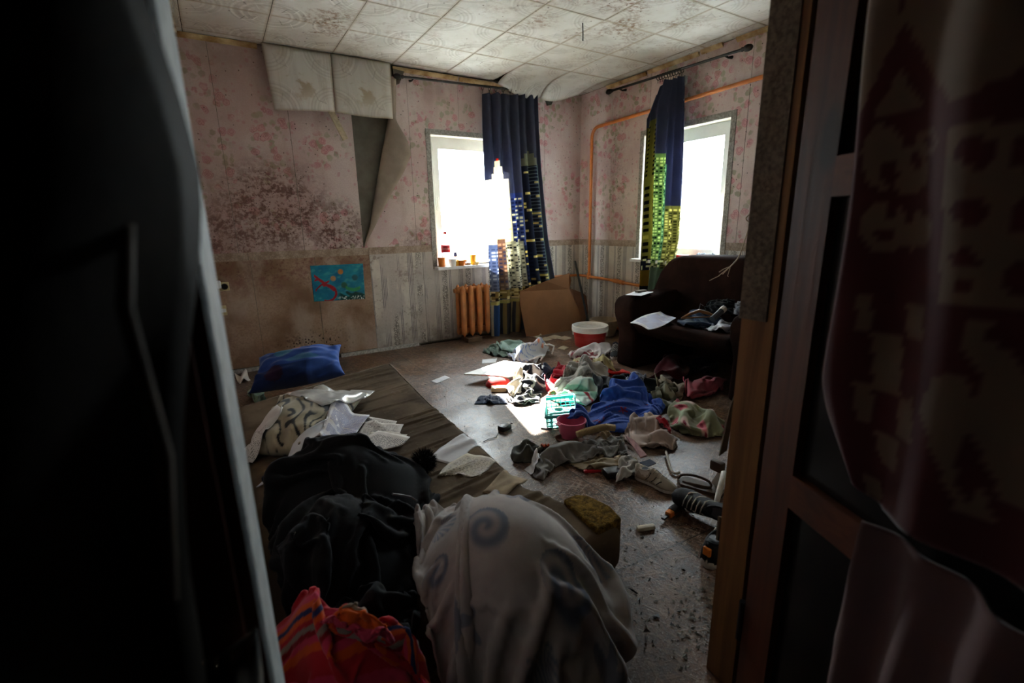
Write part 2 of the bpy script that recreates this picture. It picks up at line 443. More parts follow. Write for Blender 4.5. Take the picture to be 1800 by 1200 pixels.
M['black'] = mat_plain('black_iron', '#1a1517', .45, .5, .2, 20)
def mat_wood(name, c1, c2, axis=2, rough=.55, grain=30):
    g = G(name); o = g.obj(); s = [1.0, 1.0, 1.0]; s[axis] = .06
    q = g.vscale(o, tuple(s)); n = g.noise(q, grain, 4, .6, .6)
    col = g.mix(g.ms(n, .3, .7), c1, c2)
    kd, kc = g.vor(g.vscale(o, (1.0, 1.0, .45) if axis == 2 else (1.0, 1.0, 1.0)), 3.2)
    col = g.mix(g.mul(g.ms(kd, .06, .10, 1.0, 0.0), .8), col, '#1c0e08')
    return g.fin(col, rough, .35, g.bump(n, .2, .004))
M['redwood'] = mat_wood('reddish_brown_painted_wood', '#4d2113', '#6e3520')
M['doorwood'] = mat_wood('varnished_pine', '#3f1c0d', '#582c16')
M['doorwoodH'] = mat_wood('varnished_pine_rail', '#482110', '#633318', 1)
M['ochre'] = mat_wood('raw_ochre_wood', '#6f4c2b', '#94693e')
M['greywood'] = mat_plain('scuffed_grey_paint', '#b9bfbf', .7, .3, .4, 40, .5)
M['paperstrip'] = mat_plain('grey_brown_textured_wallpaper', '#857868', .9, .2, .45, 110, .8, 160)

g = G('window_glass'); tr = g.node('ShaderNodeBsdfTransparent'); gl = g.node('ShaderNodeBsdfGlossy'); mxs = g.node('ShaderNodeMixShader')
tr.inputs[0].default_value = (.93, .95, .95, 1); gl.inputs['Roughness'].default_value = .03; mxs.inputs[0].default_value = .06
g.t.links.new(tr.outputs[0], mxs.inputs[1]); g.t.links.new(gl.outputs[0], mxs.inputs[2]); g.t.links.new(mxs.outputs[0], g.out.inputs[0])
M['glass'] = g.m

# ------------------------------------------------------------------ shell of the room
TW = .22
floor = struct(MB().box((XC-.1, YD-.16, -.12), (.1, .1, 0)).build('floor', M['floor']))
def wall_holed(name, axis, lo, hi, hole, t0, t1, mat):
    h0, h1, z0, z1 = hole; m = MB()
    def bx(a, b, c, d):
        if axis == 'A': m.box((a, t0, c), (b, t1, d))
        else: m.box((t0, a, c), (t1, b, d))
    bx(lo, h0, -.1, H+.1); bx(h1, hi, -.1, H+.1); bx(h0, h1, -.1, z0); bx(h0, h1, z1, H+.1)
    return struct(m.build(name, mat))
wall_back = wall_holed('wall_back', 'A', XC-.2, .2, W1, 0, TW, M['hardboard'])
wall_right = wall_holed('wall_right', 'B', YD-.2, 0, W2, 0, TW, M['hardboard'])
wall_left = struct(MB().box((XC-.2, YD-.12, -.1), (XC, 0, H+.1)).build('wall_left', M['floralB']))
ceiling = struct(MB().box((XC-.2, YD-.2, H+.02), (.2, .2, H+.14)).build('ceiling', M['darkgap']))
# front wall with the doorway, then the dark corridor behind the camera
JX0, JX1 = -3.632, -2.672
wall_front = struct(MB().box((JX1+.02, YD-.12, -.1), (.1, YD, H+.1)).box((JX0-.05, YD-.12, 2.12), (JX1+.05, YD, H+.1)).build('wall_front', M['plaster']))
CX0, CX1, CY0, CY1 = -4.75, -1.95, -6.1, YD-.12
corr = MB().box((CX0-.1, CY0, -.1), (CX0, CY1, 2.7)).box((CX1, CY0, -.1), (CX1+.1, CY1, 2.7)).box((CX0-.1, CY0-.1, -.1), (CX1+.1, CY0, 2.7))
struct(corr.build('wall_corridor', M['darkwall']))
struct(MB().box((CX0-.1, CY1-.001, -.1), (XC-.02, CY1+.1, 2.7)).build('wall_corridor_end', M['darkwall']))
struct(MB().box((CX0-.1, CY0-.1, 2.6), (CX1+.1, CY1+.02, 2.7)).build('ceiling_corridor', M['darkwall']))
struct(MB().box((CX0-.1, CY0-.1, -.14), (CX1+.1, YD-.165, -.03)).build('floor_corridor', M['darkwall']))
gm = mat_plain('pale_frosty_ground', '#b9bdbb', .95, .1, .2, .6)
struct(MB().box((-30, TW+.02, -.9), (30, 40, -.6)).box((TW+.02, -30, -.9), (30, TW, -.6)).build('ground_outside', gm))

# wallpaper strips, each a sheet of its own on its wall
def sheet(parent, axis, h0, h1, z0, z1, mat, t=.003, name='wallpaper_strip', hole=None):
    rects = [(h0, h1, z0, z1)]
    if hole:
        a, b, c, d = hole; out = []
        for (p, q, r, s_) in rects:
            if q <= a or p >= b or s_ <= c or r >= d: out.append((p, q, r, s_)); continue
            if p < a: out.append((p, a, r, s_))
            if q > b: out.append((b, q, r, s_))
            lo, hi = max(p, a), min(q, b)
            if r < c: out.append((lo, hi, r, c))
            if s_ > d: out.append((lo, hi, d, s_))
        rects = out
    m = MB()
    for (p, q, r, s_) in rects:
        if axis == 'A': m.box((p, -t, r), (q, -.0003, s_))
        else: m.box((-t, p, r), (-.0003, q, s_))
    return m.build(name, mat, parent)
for i, (a, b) in enumerate(((XC, -3.49), (-3.487, -3.0), (-2.996, -2.503), (-1.995, -1.5), (-1.497, -1.0), (-.998, -.5), (-.497, -.003))):
    sheet(wall_back, 'A', a, b, RAIL+.03, H, M['floralA'], .003+.0008*(i % 2), hole=W1)
for i, (a, b) in enumerate(((XC, -3.42), (-3.417, -2.93), (-2.926, -2.46))):
    sheet(wall_back, 'A', a, b, .035, RAIL-.03, M['stained'], .003+.001*(i % 2))
for i, (a, b) in enumerate(((-2.457, -1.95), (-1.947, -1.42), (-1.418, -.9), (-.898, -.4), (-.398, -.003))):
    sheet(wall_back, 'A', a, b, .02, RAIL-.03, M['stripeA'], .003+.001*(i % 2), hole=W1)
for i in range(8):
    a = -.003-i*.5; b = max(a-.497, YD)
    sheet(wall_right, 'B', b, a, RAIL+.03, H, M['floralB'], .003+.0008*(i % 2), hole=W2)
    sheet(wall_right, 'B', b, a, .02, RAIL-.03, M['stripeB'], .003+.0008*(i % 2), hole=W2)
for (a, b) in ((XC, -3.43), (-3.427, -2.46), (-2.458, W1[0]), (W1[1], -.003)):
    sheet(wall_back, 'A', a, b, RAIL-.032, RAIL+.032, M['border'], .005, 'border_strip')
for (a, b) in ((YD, W2[0]), (W2[1], -.003)):
    sheet(wall_right, 'B', a, b, RAIL-.032, RAIL+.032, M['border'], .005, 'border_strip')

# the strip that has come away: what is left on the wall and the curled sheet
foldpx = [(690, 60), (690, 120), (690, 210), (676, 275), (662, 345), (652, 400), (642, 440)]
outpx = [(700, 60), (704, 120), (693, 206), (716, 246), (723, 272), (712, 300), (690, 340), (662, 398), (643, 438)]
fold = np.array([A(*q)[[0, 2]] for q in foldpx]); fold[0, 1] = H; fold[-1] = (-2.5, RAIL+.03)
rem = MB()
poly = [tuple(q) for q in fold]+[(-1.998, RAIL+.03), (-1.998, H)]
rem.prism(poly, -.0035, -.0003, 1).build('wallpaper_strip', M['floralA'], wall_back)
zs = np.linspace(2.40, RAIL+.035, 40)
xf = np.interp(zs, fold[::-1, 1], fold[::-1, 0])
op = np.array([A(px, py, -.09)[[0, 2]] for px, py in outpx[2:]])
op = np.vstack([[op[0, 0]+.0, 2.42], op]); order = np.argsort(op[:, 1]); xo = np.interp(zs, op[order, 1], op[order, 0])
k = np.clip((zs-RAIL)/.9, 0.02, 1)**.7
Pf = np.zeros((40, 16, 3)); tt = np.linspace(0, 1, 16)
for i in range(40):
    b0 = np.array([xf[i], -.004]); b1 = np.array([xf[i]-.075*k[i], -.01]); b2 = np.array([xf[i]-.07*k[i], -.115*k[i]-.006]); b3 = np.array([max(xo[i], xf[i]+.002), -.085*k[i]-.006])
    for j, t in enumerate(tt):
        q = (1-t)**3*b0+3*t*(1-t)**2*b1+3*t*t*(1-t)*b2+t**3*b3; Pf[i, j] = (q[0], q[1], zs[i])
M['paperback'] = mat_plain('backing_side_of_wallpaper', '#9c8f80', .9, .15, .25, 6, .2)
fl = gridmesh('peeled_wallpaper', Pf, M['paperback'], wall_back, .0015)
fl['label'] = 'peeled wallpaper curl showing its brown backing'

# ceiling tiles: 0.5 m pressed foam squares, some loose
def tile(x0, y0, x1, y1, z, dz=(0, 0, 0, 0), n=2, sag=0.0, name='ceiling_tile', parent=ceiling, th=.007):
    u = np.linspace(0, 1, n); U, V = np.meshgrid(u, u, indexing='ij')
    X = x0+(x1-x0)*U; Y = y0+(y1-y0)*V
    Z = z+dz[0]*(1-U)*(1-V)+dz[1]*U*(1-V)+dz[2]*U*V+dz[3]*(1-U)*V - sag*np.sin(math.pi*U)*V
    P = np.stack([X, Y, Z], -1)[:, ::-1]; uv = np.stack([U, V], -1)[:, ::-1]
    return gridmesh(name, P, M['tile'], parent, th, uv, smooth=n > 2)
rt = random.Random(3)
for i in range(-4, 5):
    for j in range(-1, 8):
        x0 = -2.12+.5*i; x1 = x0+.496; y1 = -.1-.5*j; y0 = y1-.496
        x0, x1 = max(x0, XC), min(x1, 0); y0, y1 = max(y0, YD), min(y1, 0)
        if x1-x0 < .03 or y1-y0 < .03: continue
        if (i, j) in ((2, 0), (3, 0)): continue
        dz = tuple(-abs(rt.gauss(0, .0012)) for _ in range(4))
        if j == -1 and i in (2, 3): dz = (-.05, -.05, 0, 0)
        tile(x0, y0, x1, y1, H+.006, dz)
def drooped(x0, y0, x1, y1, droop, c):
    n = 14; u = np.linspace(0, 1, n); U, V = np.meshgrid(u, u, indexing='ij')
    P = np.stack([x0+(x1-x0)*U, y0+(y1-y0)*V, H+.004-droop*V**4.5*np.exp(-((U-c)/.75)**2)-.01*np.sin(math.pi*U)*V], -1)[:, ::-1]
    return gridmesh('ceiling_tile', P, M['tile'], ceiling, .007, np.stack([U, V], -1)[:, ::-1])
drooped(-1.12, -.596, -.624, -.1, .13, .75); drooped(-.62, -.596, -.12, -.1, .13, .15)

# yellowed foam cornice along both walls, broken in places
def cornice(name, segs, axis):
    m = None
    for k_, (a, b, dz) in enumerate(segs):
        s_ = .028; prof = [(0, 0), (-s_, 0), (-s_*.8, -.012), (-.012, -s_*.8), (0, -s_*1.1)]
        q = MB(); n = len(prof); V = []
        for h in (a, b):
            for (d, z) in prof:
                V.append((h, d-.004, H+z+dz) if axis == 'A' else (d-.004, h, H+z+dz))
        q.add(V, [tuple(range(n)), tuple(range(n, 2*n))]+[(i, (i+1) % n, (i+1) % n+n, i+n) for i in range(n)])
        if m is None: m = struct(q.build(name, M['cornice']))
        else: q.build('cornice_piece', M['cornice'], m)
    return m
cornice('trim_1', ((XC, -3.16, 0), (-2.12, -1.5, -.01), (-1.48, -1.02, -.014), (-.98, -.46, -.02)), 'A')
cornice('trim_2', ((-.95, -.42, -.006), (-1.52, -.97, 0), (-1.74, -1.54, .004), (YD, -1.86, 0)), 'B')
cornice('trim_3', ((YD, 0, 0),), 'A') if False else None
struct(MB().box((XC, YD, H-.03), (XC+.025, 0, H)).build('trim_3', M['cornice']))

# skirting, and a dark strip for the open gap
bb = struct(MB().box((-2.80, -.03, 0), (-2.05, -.004, .03)).build('baseboard_back', M['basefoil']))
MB().box((XC, -.03, 0), (-3.42, -.004, .028)).build('skirting_or_gap', M['basefoil'], bb)
MB().box((-2.03, -.022, 0), (-1.15, -.004, .008)).build('skirting_or_gap', M['darkgap'], bb)  # shade of the open gap put into a dark strip; no skirting here
struct(MB().box((-.03, -1.9, 0), (-.004, -.1, .012)).build('baseboard_right', M['darkgap']))

# ------------------------------------------------------------------ windows
def window(name, axis, h0, h1, z0, z1, mull, sill=True):
    """plastic window set back in the wall with its reveal, sill and paper border"""
    def bx(m, a, b, c, d, t0, t1):
        if axis == 'A': m.box((a, t0, c), (b, t1, d))
        else: m.box((t0, a, c), (t1, b, d))
        return m
    fw = .052; t0, t1 = .10, .165
    m = MB()
    bx(m, h0, h0+fw, z0, z1, t0, t1); bx(m, h1-fw, h1, z0, z1, t0, t1); bx(m, h0+fw, h1-fw, z0, z0+fw, t0, t1); bx(m, h0+fw, h1-fw, z1-fw, z1, t0, t1)
    w = struct(m.build(name, M['pvc']))
    edges = [h0+fw]+mull+[h1-fw]
    for a, b in zip(edges[:-1], edges[1:]):
        s_ = MB(); c, d = z0+fw, z1-fw; sw = .058; q0, q1 = .086, .15
        bx(s_, a, a+sw, c, d, q0, q1); bx(s_, b-sw, b, c, d, q0, q1); bx(s_, a+sw, b-sw, c, c+sw, q0, q1); bx(s_, a+sw, b-sw, d-sw, d, q0, q1)
        so = s_.build('sash', M['pvc'], w)
        bx(MB(), a+sw, b-sw, c+sw, d-sw, .115, .121).build('pane', M['glass'], so)
    rv = MB(); e = .012
    bx(rv, h0-.001, h0+.004, z0, z1, -.002, t0); bx(rv, h1-.004, h1+.001, z0, z1, -.002, t0); bx(rv, h0, h1, z1-.004, z1+.001, -.002, t0)
    rv.build('reveal', M['reveal'], w)
    br = MB(); bw = .045
    bx(br, h0-bw, h0, z0-.02, z1+bw, -.009, -.003); bx(br, h1, h1+bw, z0-.02, z1+bw, -.009, -.003); bx(br, h0, h1, z1, z1+bw, -.009, -.003)
    br.build('border_strip', M['trimgrey'], w)
    sl = MB(); bx(sl, h0-.03, h1+.03, z0-.028, z0, -.10, t0)
    sl.build('window_sill', M['pvc'], w)
    return w
win1 = window('window_1', 'A', *W1, [])
win2 = window('window_2', 'B', *W2, [])
MB().rbox((-1.735, .066, 1.30), (-1.715, .088, 1.43), .006).build('handle', M['pvc'], win1)
for nm, loc, rot, sx, sy in (('daylight_portal', (-1.33, .19, 1.375), (math.pi/2, 0, math.pi), .94, 1.22), ('daylight_portal', (.19, -1.41, 1.38), (math.pi/2, 0, math.pi/2), .92, 1.16)):
    ld = bpy.data.lights.new(nm, 'AREA'); ld.shape = 'RECTANGLE'; ld.size = sx; ld.size_y = sy; ld.energy = 1
    ld.cycles.is_portal = True
    lo = bpy.data.objects.new(nm, ld); COL.objects.link(lo); lo.location = loc
    n = Vector((0, -1, 0)) if rot[2] == math.pi else Vector((-1, 0, 0))
    lo.rotation_euler = n.to_track_quat('-Z', 'Z').to_euler()

# ------------------------------------------------------------------ doorway
# left post: scuffed edge towards the room, dark red face towards the corridor
pA = A(363, 407, YD); pB = A(337, 407, -3.985); pC = A(232, 407, -4.03)
q = MB().prism([(pA[0], YD), (pB[0], -3.985), (pB[0]-.20, -3.985), (pB[0]-.20, YD)], -.03, 2.12, 2)
trl = struct(q.build('trim_4', M['redwood']))
xe0, xe1 = pA[0], pB[0]
MB().prism([(xe0+.002, YD+.001), (xe1+.0025, -3.986), (xe1-.001, -3.99), (xe0-.004, YD+.004)], -.02, 2.12, 2).build('door_lining_edge', M['greywood'], trl)
MB().prism([(pB[0]-.012, -3.986), (pB[0]-.012, -4.002), (pB[0]-.2, -4.002), (pB[0]-.2, -3.986)], -.02, 2.2, 2).build('casing', M['redwood'], trl)
# right post: room-side paper strip, raw wood lining, rebate
trr = struct(MB().box((JX1, -3.872, -.03), (JX1+.10, YD, 2.12)).build('trim_5', M['ochre']))
MB().box((JX1-.004, YD-.056, .95), (JX1+.002, YD+.004, 2.12)).build('wallpaper_strip', M['paperstrip'], trr)
MB().box((JX1+.03, -3.915, -.03), (JX1+.12, -3.872, 2.12)).build('rebate', M['redwood'], trr)
struct(MB().box((JX0-.1, YD-.16, 2.08), (JX1+.1, YD, 2.14)).build('trim_6', M['redwood']))
struct(MB().box((JX0, YD-.165, -.03), (JX1+.03, YD-.14, .012)).build('trim_7', M['redwood']))
# ------------------------------------------------------------------ cloth: sheets settled onto what lies below
class HF:
    res = .0125; x0, y0 = -3.75, -4.25; nx, ny = 308, 346
    h = np.zeros((nx, ny))
    @classmethod
    def get(c, x, y):
        a = np.clip((x-c.x0)/c.res, 0, c.nx-1.001); b = np.clip((y-c.y0)/c.res, 0, c.ny-1.001)
        i = a.astype(int); j = b.astype(int); fa = a-i; fb = b-j
        return c.h[i, j]*(1-fa)*(1-fb)+c.h[i+1, j]*fa*(1-fb)+c.h[i, j+1]*(1-fa)*fb+c.h[i+1, j+1]*fa*fb
    @classmethod
    def put(c, P):
        P = P.reshape(-1, 3)
        i = np.clip(np.round((P[:, 0]-c.x0)/c.res).astype(int), 0, c.nx-1); j = np.clip(np.round((P[:, 1]-c.y0)/c.res).astype(int), 0, c.ny-1)
        np.maximum.at(c.h, (i, j), P[:, 2])
    @classmethod
    def mesh(c, o):
        me = o.data; V = np.zeros(len(me.vertices)*3, np.float32); me.vertices.foreach_get('co', V); V = V.reshape(-1, 3)
        me.calc_loop_triangles(); T = np.zeros(len(me.loop_triangles)*3, np.int32); me.loop_triangles.foreach_get('vertices', T); T = V[T.reshape(-1, 3)]
        e = np.maximum(np.linalg.norm(T[:, 1]-T[:, 0], axis=1), np.linalg.norm(T[:, 2]-T[:, 0], axis=1))
        for n, sel in ((2, e < .02), (8, (e >= .02) & (e < .09)), (40, e >= .09)):
            if not sel.any(): continue
            t = T[sel]
            a, b = np.meshgrid(np.linspace(0, 1, n+1), np.linspace(0, 1, n+1)); k = (a+b) <= 1.0001; a, b = a[k], b[k]
            c.put(t[:, None, 0]+a[None, :, None]*(t[:, None, 1]-t[:, None, 0])+b[None, :, None]*(t[:, None, 2]-t[:, None, 0]))
    @classmethod
    def mound(c, cx, cy, rx, ry, hh, p=2.0):
        X = c.x0+np.arange(c.nx)[:, None]*c.res; Y = c.y0+np.arange(c.ny)[None, :]*c.res
        r = np.sqrt(((X-cx)/rx)**2+((Y-cy)/ry)**2); b = hh*np.clip(1-r**p, 0, 1)**.7
        c.h[:] = np.maximum(c.h, b)

def resample(pl, n):
    pl = np.array(pl, float); s = np.r_[0, np.cumsum(np.linalg.norm(np.diff(pl, axis=0), axis=1))]
    t = np.linspace(0, s[-1], n); return np.stack([np.interp(t, s, pl[:, k]) for k in range(pl.shape[1])], -1)
def coons(out, cor, nu, nv):
    out = [np.array(p, float) for p in out]; n = len(out); a, b, c, d = cor
    def seg(i, j):
        r = [out[i]]
        while i != j: i = (i+1) % n; r.append(out[i])
        return r
    S0 = resample(seg(a, b), nu); E1 = resample(seg(b, c), nv); S1 = resample(seg(c, d), nu)[::-1]; E0 = resample(seg(d, a), nv)[::-1]
    u = np.linspace(0, 1, nu)[:, None, None]; v = np.linspace(0, 1, nv)[None, :, None]
    return ((1-v)*S0[:, None]+v*S1[:, None]+(1-u)*E0[None]+u*E1[None]
            - ((1-u)*(1-v)*S0[0]+u*(1-v)*S0[-1]+u*v*S1[-1]+(1-u)*v*S1[0]))
def smoothpath(pts, up=6):
    P = np.array([np.array(p, float) for p in pts]); return list(cr_mat(len(P), up)@P)
def snoise(nu, nv, seed, f=3.0, n=10):
    r = np.random.default_rng(seed); u, v = np.meshgrid(np.linspace(0, 1, nu), np.linspace(0, 1, nv), indexing='ij'); z = np.zeros((nu, nv))
    for _ in range(n):
        a = r.uniform(0, 2*math.pi); k = r.uniform(.5, 1.6)*f*2*math.pi
        z += np.sin(k*(u*math.cos(a)+v*math.sin(a))+r.uniform(0, 6.28))/math.sqrt(n)
    return z
def cr_mat(n, up):
    m = (n-1)*up+1; W = np.zeros((m, n))
    for i in range(m):
        t = i/up; k = min(int(t), n-2); f = t-k
        w = [(-f+2*f*f-f**3)/2, (2-5*f*f+3*f**3)/2, (f+4*f*f-3*f**3)/2, (-f*f+f**3)/2]
        for q, ww in zip((k-1, k, k+1, k+2), w): W[i, min(max(q, 0), n-1)] += ww
    return W
def upsample(P, up):
    if up <= 1: return P
    return np.einsum('ia,abc,jb->ijc', cr_mat(P.shape[0], up), P, cr_mat(P.shape[1], up))

def settle(X, ex=(1.1, 1.1), seed=0, steps=60, lift=.02, amp=.015, freq=3.0, anchor=.5, th=.004, bend=.3, comp=.9, mu=.6, iters=4, grav=.0007, bulk=0.0, bfreq=1.6, floorz=-1.0):
    """X: (nu,nv,2) where the sheet should lie; ex: how much more cloth than that there is"""
    nu, nv = X.shape[:2]; T = X[:, :, :2].copy()
    Z0 = np.maximum(HF.get(T[..., 0], T[..., 1]), floorz)
    for _ in range(3):
        Z0[1:-1] = (Z0[:-2]+2*Z0[1:-1]+Z0[2:])/4; Z0[:, 1:-1] = (Z0[:, :-2]+2*Z0[:, 1:-1]+Z0[:, 2:])/4
    T3 = np.dstack([T, Z0])
    Lu = np.linalg.norm(np.diff(T3, axis=0), axis=2)*ex[0]+1e-4; Lv = np.linalg.norm(np.diff(T3, axis=1), axis=2)*ex[1]+1e-4
    p = np.zeros((nu, nv, 3)); p[..., :2] = T
    p[..., 2] = np.maximum(HF.get(T[..., 0], T[..., 1]), floorz)+lift+amp*(snoise(nu, nv, seed, freq)+1)
    rr = np.random.default_rng(seed+5); p[1:-1, 1:-1, :2] += rr.normal(0, 1, (nu-2, nv-2, 2))*min(Lu.mean(), Lv.mean())*.08
    Ld1 = np.sqrt((.5*(Lu[:, :-1]+Lu[:, 1:]))**2+(.5*(Lv[:-1]+Lv[1:]))**2)
    old = p.copy()
    uu, vv = np.meshgrid(np.linspace(0, 1, nu), np.linspace(0, 1, nv), indexing='ij')
    prof = bulk*(16*uu*(1-uu)*vv*(1-vv))**.6*np.clip(.65+.4*snoise(nu, nv, seed+9, bfreq), .1, 1.3)
    p[..., 2] += prof
    edge = np.zeros((nu, nv, 1)); edge[0] = edge[-1] = 1; edge[:, 0] = edge[:, -1] = 1
    def con(sa, sb, L, k, kc):
        a = p[sa]; b = p[sb]; d = b-a; l = np.sqrt((d*d).sum(2))+1e-9
        s = (l-L)/l; s = np.where(s > 0, s*k, s*kc)*.5; d = d*s[..., None]; p[sa] = a+d; p[sb] = b-d
    S = slice
    for st in range(steps):
        v = np.clip((p-old)*.88, -.02, .02); old = p.copy(); p = p+v; p[..., 2] -= grav
        for _ in range(iters):
            for o in (0, 1):
                con((S(o, nu-1, 2), S(None)), (S(o+1, nu, 2), S(None)), Lu[o::2], 1, comp)
                con((S(None), S(o, nv-1, 2)), (S(None), S(o+1, nv, 2)), Lv[:, o::2], 1, comp)
            for o in (0, 1):
                con((S(o, nu-1, 2), S(0, nv-1)), (S(o+1, nu, 2), S(1, nv)), Ld1[o::2], .4, .15)
                con((S(o, nu-1, 2), S(1, nv)), (S(o+1, nu, 2), S(0, nv-1)), Ld1[o::2], .4, .15)
            if bend > 0:
                for o in (0, 1, 2, 3):
                    if o < nu-2:
                        L = Lu[o:nu-2:4]+Lu[o+1:nu-1:4]; m_ = L.shape[0]
                        con((S(o, o+4*m_, 4), S(None)), (S(o+2, min(o+2+4*m_, nu), 4), S(None)), L, bend, bend)
                    if o < nv-2:
                        L = Lv[:, o:nv-2:4]+Lv[:, o+1:nv-1:4]; m_ = L.shape[1]
                        con((S(None), S(o, o+4*m_, 4)), (S(None), S(o+2, min(o+2+4*m_, nv), 4)), L, bend, bend)
        h = np.maximum(HF.get(p[..., 0], p[..., 1]), floorz)+th+prof; hit = p[..., 2] < h
        p[..., 2] = np.where(hit, h, p[..., 2])
        p[..., :2] = np.where(hit[..., None], p[..., :2]*(1-mu)+old[..., :2]*mu, p[..., :2])
        p[..., :2] += (T-p[..., :2])*edge*anchor
    return p, Lu.sum(0).mean(), Lv.sum(1).mean()

def cloth(name, out, mat, parent=None, cor=None, n=(32, 32), ex=(1.12, 1.12), up=2, th=.006, paint=None, put=True, z=.05, world=False, deposit=True, **kw):
    """out: outline as (px, py[, height]) of the photo; world=True takes metres"""
    pts = []
    for q in out:
        if world: pts.append(q[:2])
        else: pts.append(F(q[0], q[1], q[2] if len(q) > 2 else z)[:2])
    if cor is None:
        k = len(pts); cor = (0, k//4, k//2, (3*k)//4)
    X = coons(pts, cor, *n); p, LU, LV = settle(X, ex, th=th, **kw)
    p = upsample(p, up)
    floor_ = HF.get(p[..., 0], p[..., 1])+th; p[..., 2] = np.maximum(p[..., 2], floor_)
    # face up
    nrm = np.cross(np.gradient(p, axis=0), np.gradient(p, axis=1))[..., 2].mean()
    if nrm < 0: p = p[:, ::-1]
    nu, nv = p.shape[:2]
    U, V = np.meshgrid(np.linspace(0, 1, nu), np.linspace(0, 1, nv), indexing='ij')
    if nrm < 0: V = V[:, ::-1]
    uv = np.stack([U*LU, V*LV], -1)
    col = paint(U, V, U*LU, V*LV) if paint else None
    o = gridmesh(name, p, mat, parent, th*.9, uv, col)
    if deposit: HF.put(upsample(p, 1)); HF.put((p[1:]+p[:-1])/2); HF.put((p[:, 1:]+p[:, :-1])/2)
    return o

def pillow(name, c, thick, mat, parent=None, n=30, paint=None, seed=0, wr=.012, sq=.55):
    """stuffed cushion between four corners (world points, in order)"""
    c = [np.array(q, float) for q in c]; u, v = np.meshgrid(np.linspace(0, 1, n), np.linspace(0, 1, n), indexing='ij'); u_, v_ = u[..., None], v[..., None]
    base = (1-u_)*(1-v_)*c[0]+u_*(1-v_)*c[1]+u_*v_*c[2]+(1-u_)*v_*c[3]
    N = np.cross(c[1]-c[0], c[3]-c[0]); N /= np.linalg.norm(N)
    if N[2] < 0: N = -N
    cen = sum(c)/4; pin = .10*(4*(u-.5)**2*(1-4*(v-.5)**2)+4*(v-.5)**2*(1-4*(u-.5)**2))[..., None]; base = base+(cen-base)*pin
    b = (np.clip(1-(2*u-1)**2, 0, 1)*np.clip(1-(2*v-1)**2, 0, 1))**sq
    w = snoise(n, n, seed, 4, 14)*wr*np.clip(b*2, 0, 1)*(1.3-b)
    top = base+N*(b*thick*.5+w)[..., None]; bot = base-N*(b*thick*.5)[..., None]
    V = np.concatenate([top.reshape(-1, 3), bot.reshape(-1, 3)]); k = n*n; idx = np.arange(k).reshape(n, n)
    q = np.stack([idx[:-1, :-1], idx[1:, :-1], idx[1:, 1:], idx[:-1, 1:]], -1).reshape(-1, 4); f = np.concatenate([q, q[:, ::-1]+k])
    me = bpy.data.meshes.new(name); me.from_pydata(V.tolist(), [], f.tolist())
    bm = bmesh.new(); bm.from_mesh(me)
    UVW = np.concatenate([np.stack([u, v], -1).reshape(-1, 2)]*2)
    l = bm.loops.layers.uv.new('UVMap')
    for fc in bm.faces:
        for lp in fc.loops: lp[l].uv = UVW[lp.vert.index]
    if paint is not None:
        cl = bm.verts.layers.float_color.new('Col'); C = paint(u, v).reshape(-1, 3); C = np.concatenate([C, C])
        bm.verts.ensure_lookup_table()
        for vt in bm.verts: vt[cl] = (*C[vt.index], 1)
    bmesh.ops.remove_doubles(bm, verts=bm.verts, dist=.0004); bmesh.ops.recalc_face_normals(bm, faces=bm.faces)
    bm.to_mesh(me); bm.free()
    o = finish(me, name, mat, parent, True); HF.mesh(o); return o

def C3(*cols): return np.array([lin(c) for c in cols])
def flat(U, c): return np.broadcast_to(np.array(lin(c)), U.shape+(3,)).copy()
def over(col, m, c):
    m = np.clip(m, 0, 1)[..., None]; return col*(1-m)+np.array(lin(c))*m
def sstep(x, a, b):
    t = np.clip((x-a)/(b-a), 0, 1); return t*t*(3-2*t)
# ------------------------------------------------------------------ fixtures on walls and ceiling
def prismb(poly, lo, hi, axis, bev, seg=3):
    """bevelled extrusion returned as a mesh builder"""
    n = len(poly); bm = bmesh.new(); vs_ = []
    for h in (lo, hi):
        for (a, b) in poly:
            q = [a, b]; q.insert(axis, h); vs_.append(bm.verts.new(q))
    bm.faces.new(vs_[:n][::-1]); bm.faces.new(vs_[n:])
    for i in range(n): bm.faces.new((vs_[i], vs_[(i+1) % n], vs_[(i+1) % n+n], vs_[i+n]))
    bmesh.ops.recalc_face_normals(bm, faces=bm.faces)
    bmesh.ops.bevel(bm, geom=list(bm.edges), offset=bev, segments=seg, affect='EDGES', profile=.5, clamp_overlap=True)
    bm.verts.index_update(); m = MB(); m.add([tuple(v.co) for v in bm.verts], [tuple(v.index for v in f.verts) for f in bm.faces]); bm.free()
    return m
def arc(c, r, a0, a1, n, plane='xz'):
    out = []
    for i in range(n+1):
        a = a0+(a1-a0)*i/n; out.append((c[0]+r*math.cos(a), c[1]+r*math.sin(a)))
    return out
def sheet_between(pts, n, th, name, mat, parent=None, warp=None, uvs=(1, 1), paint=None):
    """thin sheet between four world corners"""
    a, b, c, d = [np.array(p, float) for p in pts]; u, v = np.meshgrid(np.linspace(0, 1, n[0]), np.linspace(0, 1, n[1]), indexing='ij'); u_, v_ = u[..., None], v[..., None]
    P = (1-u_)*(1-v_)*a+u_*(1-v_)*b+u_*v_*c+(1-u_)*v_*d
    if warp is not None: P = P+warp(u, v)
    uv = np.stack([u*uvs[0], v*uvs[1]], -1)
    return gridmesh(name, P, mat, parent, th, uv, paint(u, v) if paint else None)

